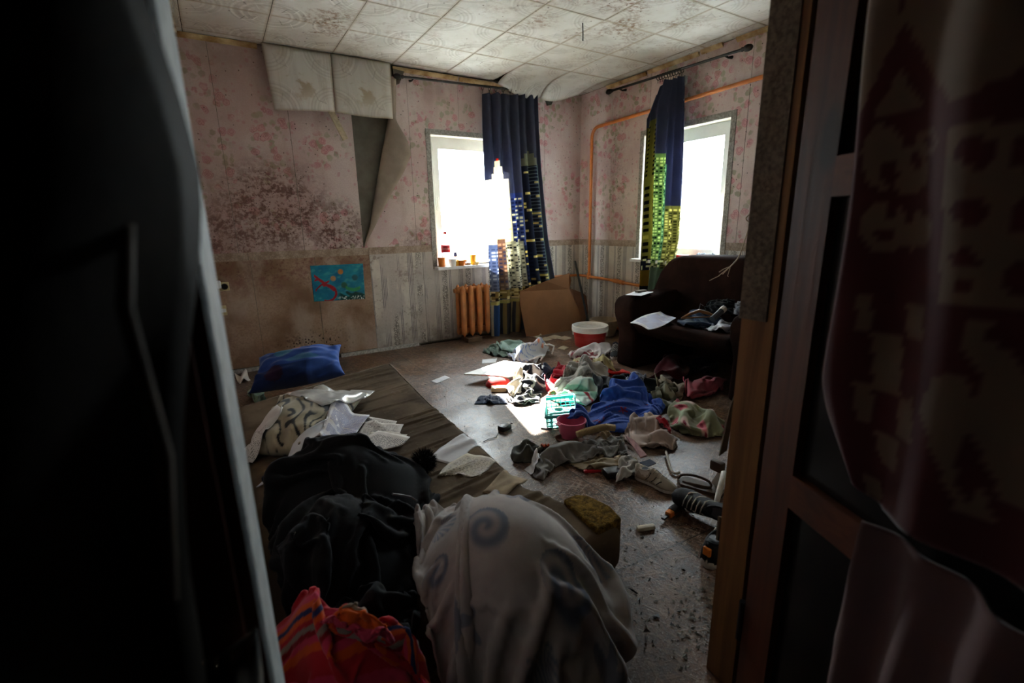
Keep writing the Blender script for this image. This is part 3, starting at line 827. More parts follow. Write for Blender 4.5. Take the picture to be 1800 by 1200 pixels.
# two ceiling tiles hanging down the wall by their top edge
tl = sheet_between([(-3.105, -.10, 2.04), (-2.655, -.10, 2.072), (-2.645, -.085, 2.505), (-3.135, -.085, 2.505)], (10, 10), .006, 'loose_ceiling_tile', M['tilehung'],
                   warp=lambda u, v: np.stack([0*u, -.03*np.sin(u*3.1)*(1-v), 0*u], -1))
tag(tl, 'white foam ceiling tile dangling over the pink wallpaper, left of the pair', 'ceiling tile', 'tiles dangling from the ceiling')
tr_ = sheet_between([(-2.648, -.105, 2.07), (-2.178, -.10, 2.062), (-2.16, -.085, 2.505), (-2.641, -.085, 2.505)], (10, 10), .006, 'loose_ceiling_tile', M['tilehung'],
                    warp=lambda u, v: np.stack([0*u, -.025*np.sin(u*2.5)*(1-v), 0*u-.012*np.sin(u*3.1)*(1-v)], -1))
tag(tr_, 'white foam ceiling tile dangling beside the peeled wallpaper, right of the pair', 'ceiling tile', 'tiles dangling from the ceiling')
M['rawfoam'] = mat_plain('pale_raw_wood', '#cdbf9f', .8, .2, .3, 30)
st = MB().rbox((-.024, -.01, -.15), (.024, .01, .09), .003, M=Matrix.Translation((-2.645, -.06, 2.01)) @ Matrix.Rotation(-.42, 4, 'Y')).build('wood_batten', M['rawfoam'])
tag(st, 'short pale wooden batten sticking out below the dangling ceiling tiles', 'batten')
for (x, y, w) in ((-2.12, -.03, .1), (-.49, -.05, .12)):
    br = MB().prism([(x, 2.40), (x+.02, 2.36), (x+w*.5, 2.37), (x+w, 2.47), (x, 2.48)], -.035, -.004, 1).build('torn_patch', M['hardboard'], wall_back)

# curtain rods
def rod(axis, h0, h1, z0, z1, label, rings, off=.10):
    def P(h, z, d=off): return (h, -d, z) if axis == 'A' else (-d, h, z)
    t = thing('curtain_rod', label, 'curtain rod', P(h0, z0))
    n = 8; L = [P(h0+(h1-h0)*i/n, z0+(z1-z0)*i/n) for i in range(n+1)]
    MB().tube(L, .0105, 12).build('pole', M['black'], t, auto=40)
    d = np.array(L[-1])-np.array(L[0]); d /= np.linalg.norm(d)
    for e, s_ in ((L[0], -1), (L[-1], 1)):
        prof = [(.0, .010), (.012, .017), (.03, .011), (.036, .022), (.06, .026), (.082, .020), (.094, .008)]
        MB().tube([np.array(e)+d*s_*a for a, r in prof], [r for a, r in prof], 12).build('finial', M['black'], t, auto=60)
    for f in (.06, .9):
        c = np.array(L[0])+(np.array(L[-1])-np.array(L[0]))*f
        w = c.copy(); w[1 if axis == 'A' else 0] = -.004
        MB().tube([c, (c+w)/2+np.array([0, 0, -.01]), w], [.008, .007, .012], 8).build('bracket', M['black'], t)
    me = None
    for f in rings:
        c = np.array(L[0])+(np.array(L[-1])-np.array(L[0]))*f
        if me is None:
            m = MB(); k = 14; pts = []
            e2 = np.array([0, 0, 1.0]); e1 = np.cross(d, e2)
            pts = [.021*(math.cos(2*math.pi*i/k)*e1+math.sin(2*math.pi*i/k)*e2) for i in range(k+1)]
            m.tube(pts, .0028, 6, False).tube([(0, 0, -.021), (0, 0, -.045)], .0025, 5)
            ro = m.build('ring', M['black'], t); me = ro.data
        else:
            ro = bpy.data.objects.new('ring', me); COL.objects.link(ro); adopt(ro, t)
        ro.location = (c[0], c[1], c[2]-.012)
    return t
rod('A', -2.05, -.60, 2.408, 2.446, 'dark metal curtain rod with ball finials above the left-hand window', [.53, .58, .63, .685, .74, .80, .86, .92, .955])
rod('B', -.60, -1.96, 2.415, 2.385, 'dark metal curtain rod with ball finials above the sofa window', [.42, .44, .46, .485, .505, .525, .545, .565, .59, .61], .10)

# curtains printed with a city at night
g = G('printed_curtain'); base = g.attr('Col'); n_ = g.noise(g.uv(), 6, 3); kk = g.ms(n_, .3, .7, .85, 1.0)
cc = g.mulc(1.0, base, g.comb(kk, kk, kk)); g.fin(cc, .85, .1)
trn = g.node('ShaderNodeBsdfTranslucent'); g.put(trn.inputs[0], cc); ms_ = g.node('ShaderNodeMixShader'); ms_.inputs[0].default_value = .45
g.t.links.new(g.b.outputs[0], ms_.inputs[1]); g.t.links.new(trn.outputs[0], ms_.inputs[2]); g.t.links.new(ms_.outputs[0], g.out.inputs[0])
M['curtain'] = g.m

def hash2(a, b, s=0): return np.modf(np.abs(np.sin(a*127.1+b*311.7+s*74.7)*43758.5453))[0]
def tower(col, u, v, u0, u1, top, wall, lit, nu, pitch, prob=.6, seed=0, dark='#1c2238', gap=.3, bot=1.0):
    m = (u > u0) & (u < u1) & (v > top) & (v < bot); col[m] = lin(wall)
    fu = (u-u0)/(u1-u0)*nu; fv = (v-top)/pitch
    win = m & (np.modf(fu)[0] > gap*.5) & (np.modf(fu)[0] < 1-gap*.5) & (np.modf(np.abs(fv))[0] > .3) & (np.modf(np.abs(fv))[0] < .8) & (v > top+pitch)
    h = hash2(np.floor(fu), np.floor(fv), seed)
    col[win & (h < prob)] = lin(lit); col[win & (h >= prob)] = lin(dark)
    return col
def paint_c1(u, v):
    col = flat(u, '#4c4f60'); col = over(col, sstep(v, .0, .5), '#5a5e74')
    # pale tower with a stepped crown on the left half
    for (a, b, t) in ((.04, .40, .335), (.10, .34, .315), (.16, .28, .285), (.195, .245, .262)): col[(u > a) & (u < b) & (v > t) & (v < .72)] = lin('#f3ecd2')
    tower(col, u, v, .00, .40, .345, '#efe6c8', '#fff6d8', 9, .012, .75, 1, '#b9b7a6', bot=.60)
    col[(u > .21) & (u < .235) & (v > .252) & (v < .262)] = lin('#d8402c')
    tower(col, u, v, .40, .58, .395, '#4f5f92', '#e8e3c4', 4, .016, .45, 2, '#2e3a63', bot=.80)
    # dark round tower
    for (a, b, t) in ((.66, .92, .255), (.70, .86, .235), (.74, .82, .222)): col[(u > a) & (u < b) & (v > t) & (v < .3)] = lin('#8f927c')
    m = (u > .63) & (u < .95) & (v > .285) & (v < .80); col[m] = lin('#2b3142')
    led = m & (np.modf(v/.0145)[0] < .16) & (u > .78); col[led] = lin('#7d8fa0')
    fu, fv = u*26, v/.0145
    lit = m & (hash2(np.floor(fu*.5), np.floor(fv), 5) > .78) & (np.modf(fv)[0] > .25) & (np.modf(fv)[0] < .85); col[lit] = lin('#e9dc95')
    col[(u > .935) & (u < .955) & (v > .28) & (v < .8)] = lin('#8fa89a')
    # blocks lower down
    tower(col, u, v, .00, .14, .60, '#7f8aa2', '#d5dade', 3, .014, .5, 7, '#5a6680', bot=.83)
    tower(col, u, v, .14, .26, .58, '#857066', '#b39a86', 3, .016, .5, 8, '#5a5c72', bot=.83)
    tower(col, u, v, .26, .42, .595, '#b5b3a2', '#e6e2cc', 5, .011, .55, 9, '#2a2c33', bot=.84)
    tower(col, u, v, .42, .56, .60, '#c4c1ae', '#ece8d6', 4, .010, .6, 10, '#33363c', bot=.85)
    tower(col, u, v, .56, .70, .62, '#27304d', '#e9d68a', 3, .018, .4, 11, bot=.84)
    # street level and striped hem
    m = v > .80; col[m & (v < .84)] = lin('#a08a52')
    h = hash2(np.floor(u*30), np.floor(v*140), 3); col[m & (v < .86) & (h > .72)] = lin('#e8d9a0'); col[m & (v < .86) & (h < .2)] = lin('#3a3226')
    s_ = np.floor(u*34); hs = hash2(s_, 0*s_, 12); pal = C3('#6f7fa0', '#c9b58a', '#4b4a52', '#a08a5a', '#d9cfb4', '#3c5a8a', '#8a6a4a')
    mm = v > .86; col[mm] = pal[(hs*6.99).astype(int)][mm]; col[(v > .845) & (v < .86)] = lin('#c9c07a')
    return col
def paint_c2(u, v):
    col = flat(u, '#50546a')
    tower(col, u, v, .0, .30, .14, '#77733c', '#14141c', 3, .020, .92, 1, '#c9bd5a', .5, bot=.42)
    tower(col, u, v, .0, .34, .40, '#7f7b45', '#16161e', 3, .034, .95, 2, '#a39c5c', .42, bot=.86)
    tower(col, u, v, .30, .52, .31, '#7d9266', '#cdd6a0', 5, .014, .55, 3, '#27352f', bot=.86)
    tower(col, u, v, .52, .62, .20, '#7f7a3e', '#cfc66c', 2, .016, .5, 4, '#20243a', bot=.45)
    tower(col, u, v, .50, .66, .36, '#79a086', '#bfd6ac', 4, .016, .5, 5, '#3e6250', bot=.86)
    tower(col, u, v, .66, 1.0, .545, '#8b8a5e', '#d2cc92', 7, .013, .5, 6, '#4a4a30', bot=.86)
    m = v > .80; col[m & (u < .35)] = lin('#2a3148'); h = hash2(np.floor(u*26), np.floor(v*90), 4); col[m & (h > .75)] = lin('#dfe0b8')
    col[(v > .86) & (v < .94)] = lin('#9a7e30'); col[v > .94] = lin('#1d2338')
    col[(v > .84) & (u > .35)] = lin('#7d9480')
    return col
def curtain(name, Pfun, nu, nv, paint, label):
    u, v = np.meshgrid(np.linspace(0, 1, nu), np.linspace(0, 1, nv), indexing='ij')
    o = gridmesh(name, Pfun(u, v), M['curtain'], None, .0012, np.stack([u*1.3, v*2.4], -1), paint(u, v))
    return tag(o, label, 'curtain')
def pc1(u, v):
    xl = -1.305+0*v-.02*v; xr = np.interp(v, [0, .3, .6, .8, 1], [-.665, -.64, -.575, -.50, -.55])
    x = xl+(xr-xl)*u; z = 2.37+(.05*u)-(2.37-.02)*v
    ph = u*2*math.pi*6.5+.5*np.sin(u*9)+.6*v
    amp = .022+.012*v; y = -.115-.085*np.clip(v*1.5-.2, 0, 1)+amp*np.sin(ph)+.010*np.sin(ph*.41+v*5)+.012*np.exp(-((v-.93)/.05)**2)*np.sin(u*40)
    z = z-.012*np.abs(np.sin(u*math.pi*8))*(1-v)**6
    return np.stack([x+.006*np.cos(ph), y, z], -1)
curtain('printed_curtain', pc1, 170, 420, paint_c1, 'navy curtain with pale lit skyscraper print beside the orange radiator')
def pc2(u, v):
    yl = np.interp(v, [0, .06, .1, .4, 1], [-1.18, -1.12, -1.075, -1.06, -1.085]); yr = np.interp(v, [0, .3, .7, 1], [-1.475, -1.505, -1.525, -1.42])
    y = yl+(yr-yl)*u; z = 2.35-.02*u-(2.35-.44)*v-.10*np.exp(-(u/.18)**2)*(1-v)
    ph = u*2*math.pi*4.5+.7*np.sin(u*7)+.5*v
    x = -.115+(.028)*np.sin(ph)+.012*np.sin(ph*.43+4*v)
    return np.stack([x, y+.006*np.cos(ph), z], -1)
curtain('printed_curtain', pc2, 130, 330, paint_c2, 'navy curtain with yellow-green tower print hanging behind the sofa arm')
tagm = mat_plain('white_paper_tag', '#8f9290', .7, .3, .1)
o = sheet_between([(-.125, -1.480, 2.33), (-.125, -1.512, 2.32), (-.12, -1.508, 2.265), (-.12, -1.482, 2.25)], (3, 3), .001, 'paper_tag', tagm); tag(o, 'small white paper tag at the top of the yellow-green print curtain', 'tag')

# orange heating pipe
t = thing('heating_pipe', 'orange painted heating pipe looping round the room corner', 'pipe', (-.05, -.24, .55))
r_ = .017; yb = -.245; zt = 2.135
bend = [(-.05, yb-.10+.10*math.cos(a), zt-.10+.10*math.sin(a)) for a in np.linspace(0, math.pi/2, 8)]
MB().tube([(-.05, yb, .58)]+bend+[(-.05, -1.2, 2.152), (-.05, -2.2, 2.172), (-.05, -3.78, 2.2)], r_, 12).build('upper_pipe', M['orange'], t, auto=50)
MB().tube([(-1.14, -.07, .575), (-.6, -.065, .57), (-.09, -.06, .566), (-.058, -.09, .565), (-.055, -.24, .563), (-.055, -.7, .551), (-.055, -.72, .545), (-.055, -1.0, .535), (-.055, -2.6, .50)], .0155, 12).build('lower_pipe', M['orange'], t, auto=50)
MB().tube([(-.055, -.66, .552), (-.055, -.80, .541)], .024, 12).build('coupling', M['orange'], t, auto=40)
MB().tube([(-.053, yb, .60), (-.053, yb, .535)], .024, 12).build('joint', M['orange'], t, auto=40)
MB().tube([(-.06, -.35, .045), (-.06, -2.7, .04)], .018, 12).build('floor_pipe', M['orange'], t, auto=40)

# cast iron radiator
t = thing('radiator', 'orange painted cast iron radiator below the left-hand window', 'radiator', (-1.4, -.12, .03))
sec = MB(); zz = [.055, .075, .11, .17, .32, .47, .53, .56, .578]; rr = [.004, .016, .025, .0275, .0275, .0275, .026, .017, .004]
for yy in (-.165, -.055):
    k0 = len(sec.v); sec.tube([(0, yy, z_) for z_ in zz], rr, 12)
    for i in range(k0, len(sec.v)):
        x_, y_, z_ = sec.v[i]; sec.v[i] = (x_*1.05, yy+(y_-yy)*.95, z_)
for zc in (.525, .105):
    sec.tube([(-.045, -.11, zc), (.045, -.11, zc)], .030, 14).tube([(-.006, -.11, zc), (.006, -.11, zc)], .038, 14)
    sec.rbox((-.016, -.165, zc-.026), (.016, -.055, zc+.026), .01)
me = None
for i in range(4):
    if me is None: so = sec.build('section', M['orange2'], t, auto=50); me = so.data
    else: so = bpy.data.objects.new('section', me); COL.objects.link(so); adopt(so, t)
    so.location.x = -1.615+.0905*i; so.location.y = -.005
MB().tube([(-1.66, -.115, .525), (-1.685, -.115, .525)], .022, 8).build('plug', M['orange2'], t)
MB().tube([(-1.30, -.115, .525), (-1.24, -.10, .55), (-1.17, -.07, .575)], .014, 8).build('feed_pipe', M['orange2'], t)
bl = MB().rbox((-1.60, -.22, 0), (-1.44, -.06, .045), .005).build('wood_block', mat_plain('grubby_wood', '#6e5a48', .9, .1)); tag(bl, 'grubby wooden block under the orange radiator', 'block')

# picture, sockets, wire
def paint_pic(u, v):
    col = flat(u, '#23869c'); col = over(col, .5+.5*snoise(*u.shape, 3, 2.5), '#1c6f92'); col = over(col, .35*sstep(snoise(*u.shape, 5, 5), .3, 1.2), '#5fb0a8')
    for (cu, cv, r, c) in ((.40, .62, .06, '#b98a62'), (.55, .80, .06, '#c77f3e'), (.82, .62, .07, '#35606a'), (.60, .42, .07, '#3c6a58')):
        col = over(col, sstep(((u-cu)**2+(.7*(v-cv))**2)**.5, r, r*.7), c)
    for k_ in range(4):
        cx = .10+.05*k_; w = np.abs(v-(.30+.13*k_)-.18*np.sin((u-.05)*9+k_)); col = over(col, (w < .028)*(u < .44-.04*k_)*(u > .05)*1.0, '#a82a34')
    arcd = np.abs(((u-.26)**2/.03+(v-.22)**2/.05)**.5-1); col = over(col, (arcd < .13)*(v < .5)*(u > .2)*1.0, '#a82a34')
    col = over(col, sstep(.2+.05*snoise(*u.shape, 7, 5)-v, 0, .05)*sstep(u, .42, .55)*.9, '#16382a'); col = over(col, (np.abs(v-.32-.04*np.sin(u*14)) < .05)*(u > .62)*(u < .92)*.8, '#3f9a4c')
    col = over(col, (v < .10)*(hash2(np.floor(u*60), np.floor(v*40), 3) > .7)*(u > .45)*1.0, '#c8d4d0')
    return col
pc = [A(552, 530, -.006), A(642, 525, -.006), A(638, 463, -.006), A(545, 467, -.006)]
o = sheet_between(pc, (90, 64), .002, 'wall_picture', mat_cloth('printed_plastic_picture', attr=True, rough=.35, sheen=0), paint=paint_pic)
tag(o, 'blue underwater picture with red coral stuck low on the stained wall', 'picture')
sk = thing('wall_socket', 'cream round wall socket with white plug by the door post', 'socket', (-3.63, -.005, .72))
M['cream'] = mat_plain('cream_plastic', '#c9b98a', .4, .5, .15)
MB().rbox((-3.668, -.016, .685), (-3.59, -.003, .755), .006).build('plate', M['cream'], sk, auto=40)
MB().lathe([(.024, 0), (.024, .008), (.020, .010), (.018, .003)], (0, 0, 0), 16, Matrix.Translation((-3.623, -.016, .72)) @ Matrix.Rotation(math.pi/2, 4, 'X')).build('outlet', M['black'], sk, auto=40)
MB().rbox((-3.675, -.05, .71), (-3.645, -.016, .77), .008).build('plug', M['pvc'], sk, auto=40)
s2 = thing('wall_socket', 'cracked cream wall socket low beside the door post', 'socket', (-3.64, -.005, .54))
MB().rbox((-3.675, -.014, .49), (-3.635, -.003, .57), .005).build('plate', M['cream'], s2, auto=40)
MB().rbox((-3.672, -.02, .515), (-3.64, -.014, .545), .004).build('insert', M['pvc'], s2, auto=40)
o = MB().tube([(-1.235, -1.5, 2.51), (-1.233, -1.502, 2.45), (-1.229, -1.498, 2.42), (-1.231, -1.5, 2.40)], .004, 6).build('ceiling_wire', M['black']); tag(o, 'short dark wire stub hanging from the ceiling', 'wire')

# ------------------------------------------------------------------ things on the window sill
def lathe_thing(name, parent, prof, c, mat, n=20, auto=40): return MB().lathe(prof, c, n).build(name, mat, parent, auto=auto)
zs_ = W1[2]
g = G('clear_plastic'); g.fin('#dfe6e4', .15, .5, Alpha=.35); M['clear'] = g.m
M['redlabel'] = mat_plain('red_label', '#c01c2a', .4, .4, .08); M['white'] = mat_plain('white_paint', '#e8e6e0', .5, .4, .06)
M['yelcup'] = mat_plain('yellow_plastic', '#e0a018', .35, .5, .12); M['orcup'] = mat_plain('orange_plastic', '#d9781c', .35, .5, .12)
cx, cy = -1.705, -.015
t = thing('drink_bottle', 'clear plastic drink bottle with red label on the window sill', 'bottle', (cx, cy, zs_))
lathe_thing('bottle_body', t, [(.040, 0), (.045, .01), (.045, .09), (.041, .13), (.045, .17), (.043, .21), (.026, .27), (.014, .30), (.014, .315)], (cx, cy, zs_), M['clear'], 24)
lb = lathe_thing('label', t, [(.0455, .135), (.0458, .137), (.0458, .205), (.0455, .207)], (cx, cy, zs_), M['redlabel'], 24)
lathe_thing('cap', t, [(.016, .313), (.017, .315), (.017, .332), (.014, .335)], (cx, cy, zs_), M['redlabel'], 16)
tc = bpy.data.curves.new('lettering', 'FONT'); tc.body = '\u0414\u043e\u0431\u0440\u044b\u0439'; tc.size = .026; tc.extrude = .0004; tc.align_x = 'CENTER'; tc.align_y = 'CENTER'; tc.shear = .2
to = bpy.data.objects.new('lettering_curve', tc); COL.objects.link(to)
bpy.context.view_layer.update(); dg = bpy.context.evaluated_depsgraph_get(); tm = bpy.data.meshes.new_from_object(to.evaluated_get(dg)); bpy.data.objects.remove(to)
aim = math.atan2(CAM[1]-cy, CAM[0]-cx)
for v in tm.vertices:
    a = aim+v.co.x/.047; v.co = Vector((cx+.0466*math.cos(a), cy+.0466*math.sin(a), zs_+.171+v.co.y))
tm.materials.clear(); finish(tm, 'lettering', M['white'], lb)
def cup(x, y, r, h, mat, label, name='plastic_cup', flare=.8):
    t = thing(name, label, 'cup', (x, y, zs_))
    lathe_thing('cup_body', t, [(r*flare, 0), (r, h), (r*.94, h), (r*flare*.93, .004)], (x, y, zs_), mat, 20); 
    lathe_thing('rim', t, [(r*1.0, h-.004), (r*1.07, h-.004), (r*1.07, h+.003), (r*.96, h+.003)], (x, y, zs_), mat, 20)
cup(-1.768, -.04, .036, .085, M['orcup'], 'orange plastic cup at the left end of the window sill')
cup(-1.615, -.05, .036, .045, M['yelcup'], 'small yellow plastic cup on the window sill', flare=.7)
cup(-1.56, -.06, .05, .055, M['orcup'], 'wide orange bowl in the middle of the window sill', 'plastic_bowl', .55)
cup(-1.66, -.06, .04, .07, M['white'], 'white plastic cup beside the drink bottle on the sill')
cup(-1.42, -.04, .030, .10, M['yelcup'], 'tall yellow beaker near the curtain on the sill')
t = thing('glue_bottle', 'dark blue capped white bottle on the window sill', 'bottle', (-1.59, .02, zs_))
lathe_thing('bottle_body', t, [(.026, 0), (.028, .01), (.028, .07), (.014, .09)], (-1.59, .02, zs_), M['white']); lathe_thing('cap', t, [(.016, .088), (.018, .09), (.016, .13), (.008, .135)], (-1.59, .02, zs_), mat_plain('navy_plastic', '#1e2748', .4))
for i, (x, y, w, d, h, c, lb_) in enumerate(((-1.49, -.05, .05, .03, .025, '#6a4a2c', 'small brown carton lying on the window sill'), (-1.40, -.07, .04, .03, .03, '#c9a86a', 'tan cardboard box by the curtain on the sill'), (-1.50, .01, .045, .03, .055, '#4a6aa0', 'small blue packet standing on the window sill'))):
    o = MB().rbox((x-w/2, y-d/2, zs_), (x+w/2, y+d/2, zs_+h), .003).build('small_packet', mat_plain('packet_%d' % i, c, .6)); tag(o, lb_, 'packet')

o = MB().rbox((-.075, -1.575, W2[2]), (-.02, -1.46, W2[2]+.062), .006).build('red_packet', M['redlabel'], auto=40); tag(o, 'red packet on the sill of the sofa window', 'packet')
o = pillow('blue_grey_bag', [(-.08, -1.83, W2[2]+.03), (-.08, -1.62, W2[2]+.03), (.03, -1.62, W2[2]+.045), (.03, -1.83, W2[2]+.045)], .07, mat_cloth('blue_grey_polythene', '#5f7488', rough=.4, sheen=0), n=26, seed=8, wr=.03); tag(o, 'crumpled blue-grey plastic bag on the sill behind the sofa', 'bag')
# ------------------------------------------------------------------ sofa
g = G('dark_brown_velour'); o_ = g.obj(); n1 = g.noise(o_, 7, 4); cc = g.mix(g.ms(n1, .3, .7), '#1d110d', '#2c1b15'); cc = g.mix(g.mul(g.ms(g.noise(g.vscale(o_, (1, 1, .25)), 26, 3), .6, .75), .25), cc, '#3c2620')
M['sofa'] = g.fin(cc, .95, .04, g.bump(g.noise(o_, 40, 3), .3, .004))
M['sofapanel'] = mat_plain('brown_fibreboard', '#3a251b', .8, .2, .3, 9)
SF = thing('sofa', 'dark brown two-seat sofa with open base under the right-hand window', 'sofa', (-.5, -2.2, 0))
arm = [(-.90, 0), (-.885, .28), (-.945, .44), (-.95, .52), (-.91, .572), (-.80, .59), (-.45, .60), (-.14, .61), (-.12, 0)]
for (y0, y1) in ((-1.79, -1.59), (-2.80, -2.63)):
    prismb(arm, y0, y1, 1, .032, 3).build('arm', M['sofa'], SF, auto=50)
bk = [(-1.46, .36), (-1.49, .58), (-1.56, .74), (-1.66, .85), (-1.78, .885), (-2.3, .895), (-2.82, .885), (-2.9, .74), (-2.92, .36)]
prismb(bk, -.40, -.12, 0, .055, 3).build('backrest', M['sofa'], SF, auto=50)
seat = MB(); nu, nv = 20, 30; u, v = np.meshgrid(np.linspace(0, 1, nu), np.linspace(0, 1, nv), indexing='ij')
P_ = np.stack([-.93+.56*u, -1.765-.865*v, .43-.03*np.sin(v*3.14)*np.sin(u*2.6)-.035*(np.clip(.12-u, 0, 1)/.12)**2-.02*np.clip(v-.55, 0, 1)*(1-u)], -1)
seat_o = gridmesh('seat', P_[:, ::-1], M['sofa'], SF, .13)
MB().box((-.16, -2.63, 0), (-.13, -1.765, .34)).build('rear_panel', M['sofapanel'], SF)
MB().box((-.88, -1.777, .0), (-.2, -1.766, .30)).build('side_lining', M['sofapanel'], SF)

# ------------------------------------------------------------------ corner clutter
M['card'] = mat_plain('brown_corrugated_card', '#80583a', .9, .15, .22, 5, .3, 50)
M['card2'] = mat_plain('pinkish_card', '#8f6a55', .9, .15, .25, 6, .3, 50)
b0 = F(925, 591); b1 = F(1000, 588)
def leanpt(px, py, base, k=.42):   # on a plane leaning back from the floor line y = base
    d = (px-900)/FPX*RIGHT-(py-600)/FPX*UP+FWD; t_ = (base+k*CAM[2]-CAM[1])/(d[1]-k*d[2]); return CAM+d*t_
base_y = -.37
cp = [leanpt(px, py, base_y, .14) for px, py in ((925, 591), (999, 589), (1023, 562), (1013, 535), (1001, 508), (914, 512), (914, 535))]
def slab(pts, th, name, mat, parent=None):
    pts = [np.array(p) for p in pts]; N = np.zeros(3); c = sum(pts)/len(pts)
    for a, b in zip(pts, pts[1:]+pts[:1]): N += np.cross(a-c, b-c)
    N /= np.linalg.norm(N); n = len(pts); m = MB()
    m.add([p for p in pts]+[p-N*th for p in pts], [tuple(range(n)), tuple(range(n, 2*n))[::-1]]+[(i, i+n, (i+1) % n+n, (i+1) % n) for i in range(n)])
    return m.build(name, mat, parent)
t = thing('cardboard_sheet', 'large brown cardboard sheet with folded top leaning in the corner', 'cardboard', tuple(cp[0]))
slab(cp, .006, 'panel', M['card'], t)
top = [cp[5], cp[4], leanpt(1004, 493, base_y-.03, .10), leanpt(1001, 480, base_y-.03, .10), leanpt(960, 494, base_y-.03, .10)]
slab(top, .006, 'folded_flap', M['card'], t)
c2 = [leanpt(px, py, -.22, .22) for px, py in ((990, 582), (1024, 575), (1034, 549), (1044, 532), (1025, 515), (1003, 507), (985, 520))]
o = slab(c2, .006, 'cardboard_piece', M['card2']); tag(o, 'smaller pinkish cardboard piece behind the big brown sheet', 'cardboard')
p0 = A(1025, 463, -.10); p1 = F(1043, 566)
p1 = np.array([-.13, -.36, .0]); p0 = np.array([-.10, -.05, .73])
o = MB().tube([p0, p0*.5+p1*.5, p1], .013, 8).build('iron_bar', mat_plain('grey_steel', '#3a3d40', .5, .5)); tag(o, 'dark steel bar leaning in the corner beside the cardboard', 'bar')

# red and white tub
bc = (-.665, -.99)
t = thing('plastic_bucket', 'red plastic bucket with white rim standing on the floor', 'bucket', (*bc, 0))
g = G('red_bucket_print'); x, y, z = g.sep(g.obj()); row = g.gt(g.math('SINE', g.mul(z, 900.0)), .1); ang = g.math('ARCTAN2', g.sub(y, bc[1]), g.sub(x, bc[0]))
word = g.gt(g.noise(g.comb(g.mul(ang, 9.0), g.math('FLOOR', g.mul(z, 143.0)), 0.0), 3.0, 1), .45)
blk = g.mul(g.mul(g.gt(z, .045), g.lt(z, .105)), g.mul(row, word))
M['redtub'] = g.fin(g.mix(g.mul(blk, .3), '#b01c18', '#d9857c'), .4, .5)
MB().lathe([(.138, 0), (.142, .004), (.160, .150), (.154, .150), (.136, .006)], (*bc, 0), 32).build('tub', M['redtub'], t, auto=40)
MB().lathe([(.160, .146), (.174, .148), (.176, .168), (.172, .172), (.176, .176), (.174, .200), (.164, .203), (.158, .195), (.157, .146)], (*bc, 0), 32).build('rim', M['white'], t, auto=40)
for aa in (2.3, 5.44):
    MB().rbox((-.02, -.01, .10), (.02, .01, .148), .004, M=Matrix.Translation((bc[0]+.158*math.cos(aa), bc[1]+.158*math.sin(aa), 0)) @ Matrix.Rotation(aa+math.pi/2, 4, 'Z')).build('handle_lug', M['white'], t)
MB().lathe([(.150, .17), (.150, .172)], (*bc, 0), 32).build('lid_disc', mat_plain('clear_grey_lid', '#b9b5ae', .4), t)
pc_ = (-.25, -.74)
t = thing('plastic_pot', 'dirty beige plastic pot behind the red bucket', 'pot', (*pc_, 0))
M['beigepl'] = mat_plain('dirty_beige_plastic', '#a89a82', .6, .3, .25)
MB().lathe([(.11, 0), (.115, .004), (.150, .155), (.158, .157), (.158, .168), (.146, .168), (.108, .008)], (*pc_, 0), 28).build('pot_body', M['beigepl'], t, auto=40)
MB().rbox((-.005, -.03, 0), (.018, .03, .012), .004, M=Matrix.Translation((pc_[0]-.155, pc_[1], .158))).build('handle', M['beigepl'], t)
# ------------------------------------------------------------------ mattress and what lies on it
g = G('stained_brown_mattress_cover'); o_ = g.obj(); n1 = g.noise(o_, 3.5, 4); cc = g.mix(g.ms(n1, .3, .7), '#473a2d', '#665746')
cc = g.mix(g.mul(g.ms(g.noise(o_, 3.2, 4), .54, .68), .6), cc, '#2c1e15'); cc = g.mix(g.mul(g.ms(g.noise(o_, 30, 3), .6, .75), .3), cc, '#857868')
x, y, z = g.sep(o_); cre = g.noise(g.comb(g.mul(x, .9), g.mul(g.add(y, g.mul(x, -.35)), 5.0), 0.0), 6, 3, .6)
M['mattress'] = g.fin(cc, .9, .05, g.bump(g.add(g.mul(cre, .4), g.mul(g.noise(o_, 60, 2), .1)), .4, .015))
ny_, ns_ = 330, 112; yN, yF = -3.42, -.97
RX = [(-3.45, -2.60), (-3.36, -2.585), (-3.18, -2.655), (-2.99, -2.73), (-2.62, -2.71), (-1.98, -2.70), (-.93, -2.63)]
P_ = np.zeros((ny_, ns_, 3)); th = .165
def rrect(x0, x1, z0, z1, r, n):
    pts = []
    for (cx_, cz_, a0) in ((x1-r, z1-r, 0), (x0+r, z1-r, math.pi/2), (x0+r, z0+r, math.pi), (x1-r, z0+r, 1.5*math.pi)):
        pts += [(cx_+r*math.cos(a0+k_*math.pi/12), cz_+r*math.sin(a0+k_*math.pi/12)) for k_ in range(7)]
    return resample(pts+[pts[0]], n+1)[:n]
for i in range(ny_):
    t_ = i/(ny_-1); yy = yN+(yF-yN)*t_; xr = np.interp(yy, [a for a, b in RX], [b for a, b in RX]); xl = -3.665
    e = min(1, min(t_, 1-t_)/.02); shr = .055*(1-math.sqrt(1-(1-e)**2))
    R_ = rrect(xl+shr, xr-shr, .002+shr*.6, th-shr*.9, .038, ns_)
    P_[i, :, 0] = R_[:, 0]; P_[i, :, 2] = R_[:, 1]; P_[i, :, 1] = yy+(.40*(R_[:, 0]+2.66))*t_**3
wr_ = np.zeros((ny_, ns_)); rg = np.random.default_rng(4)
Yg, Xg = P_[..., 1], P_[..., 0]
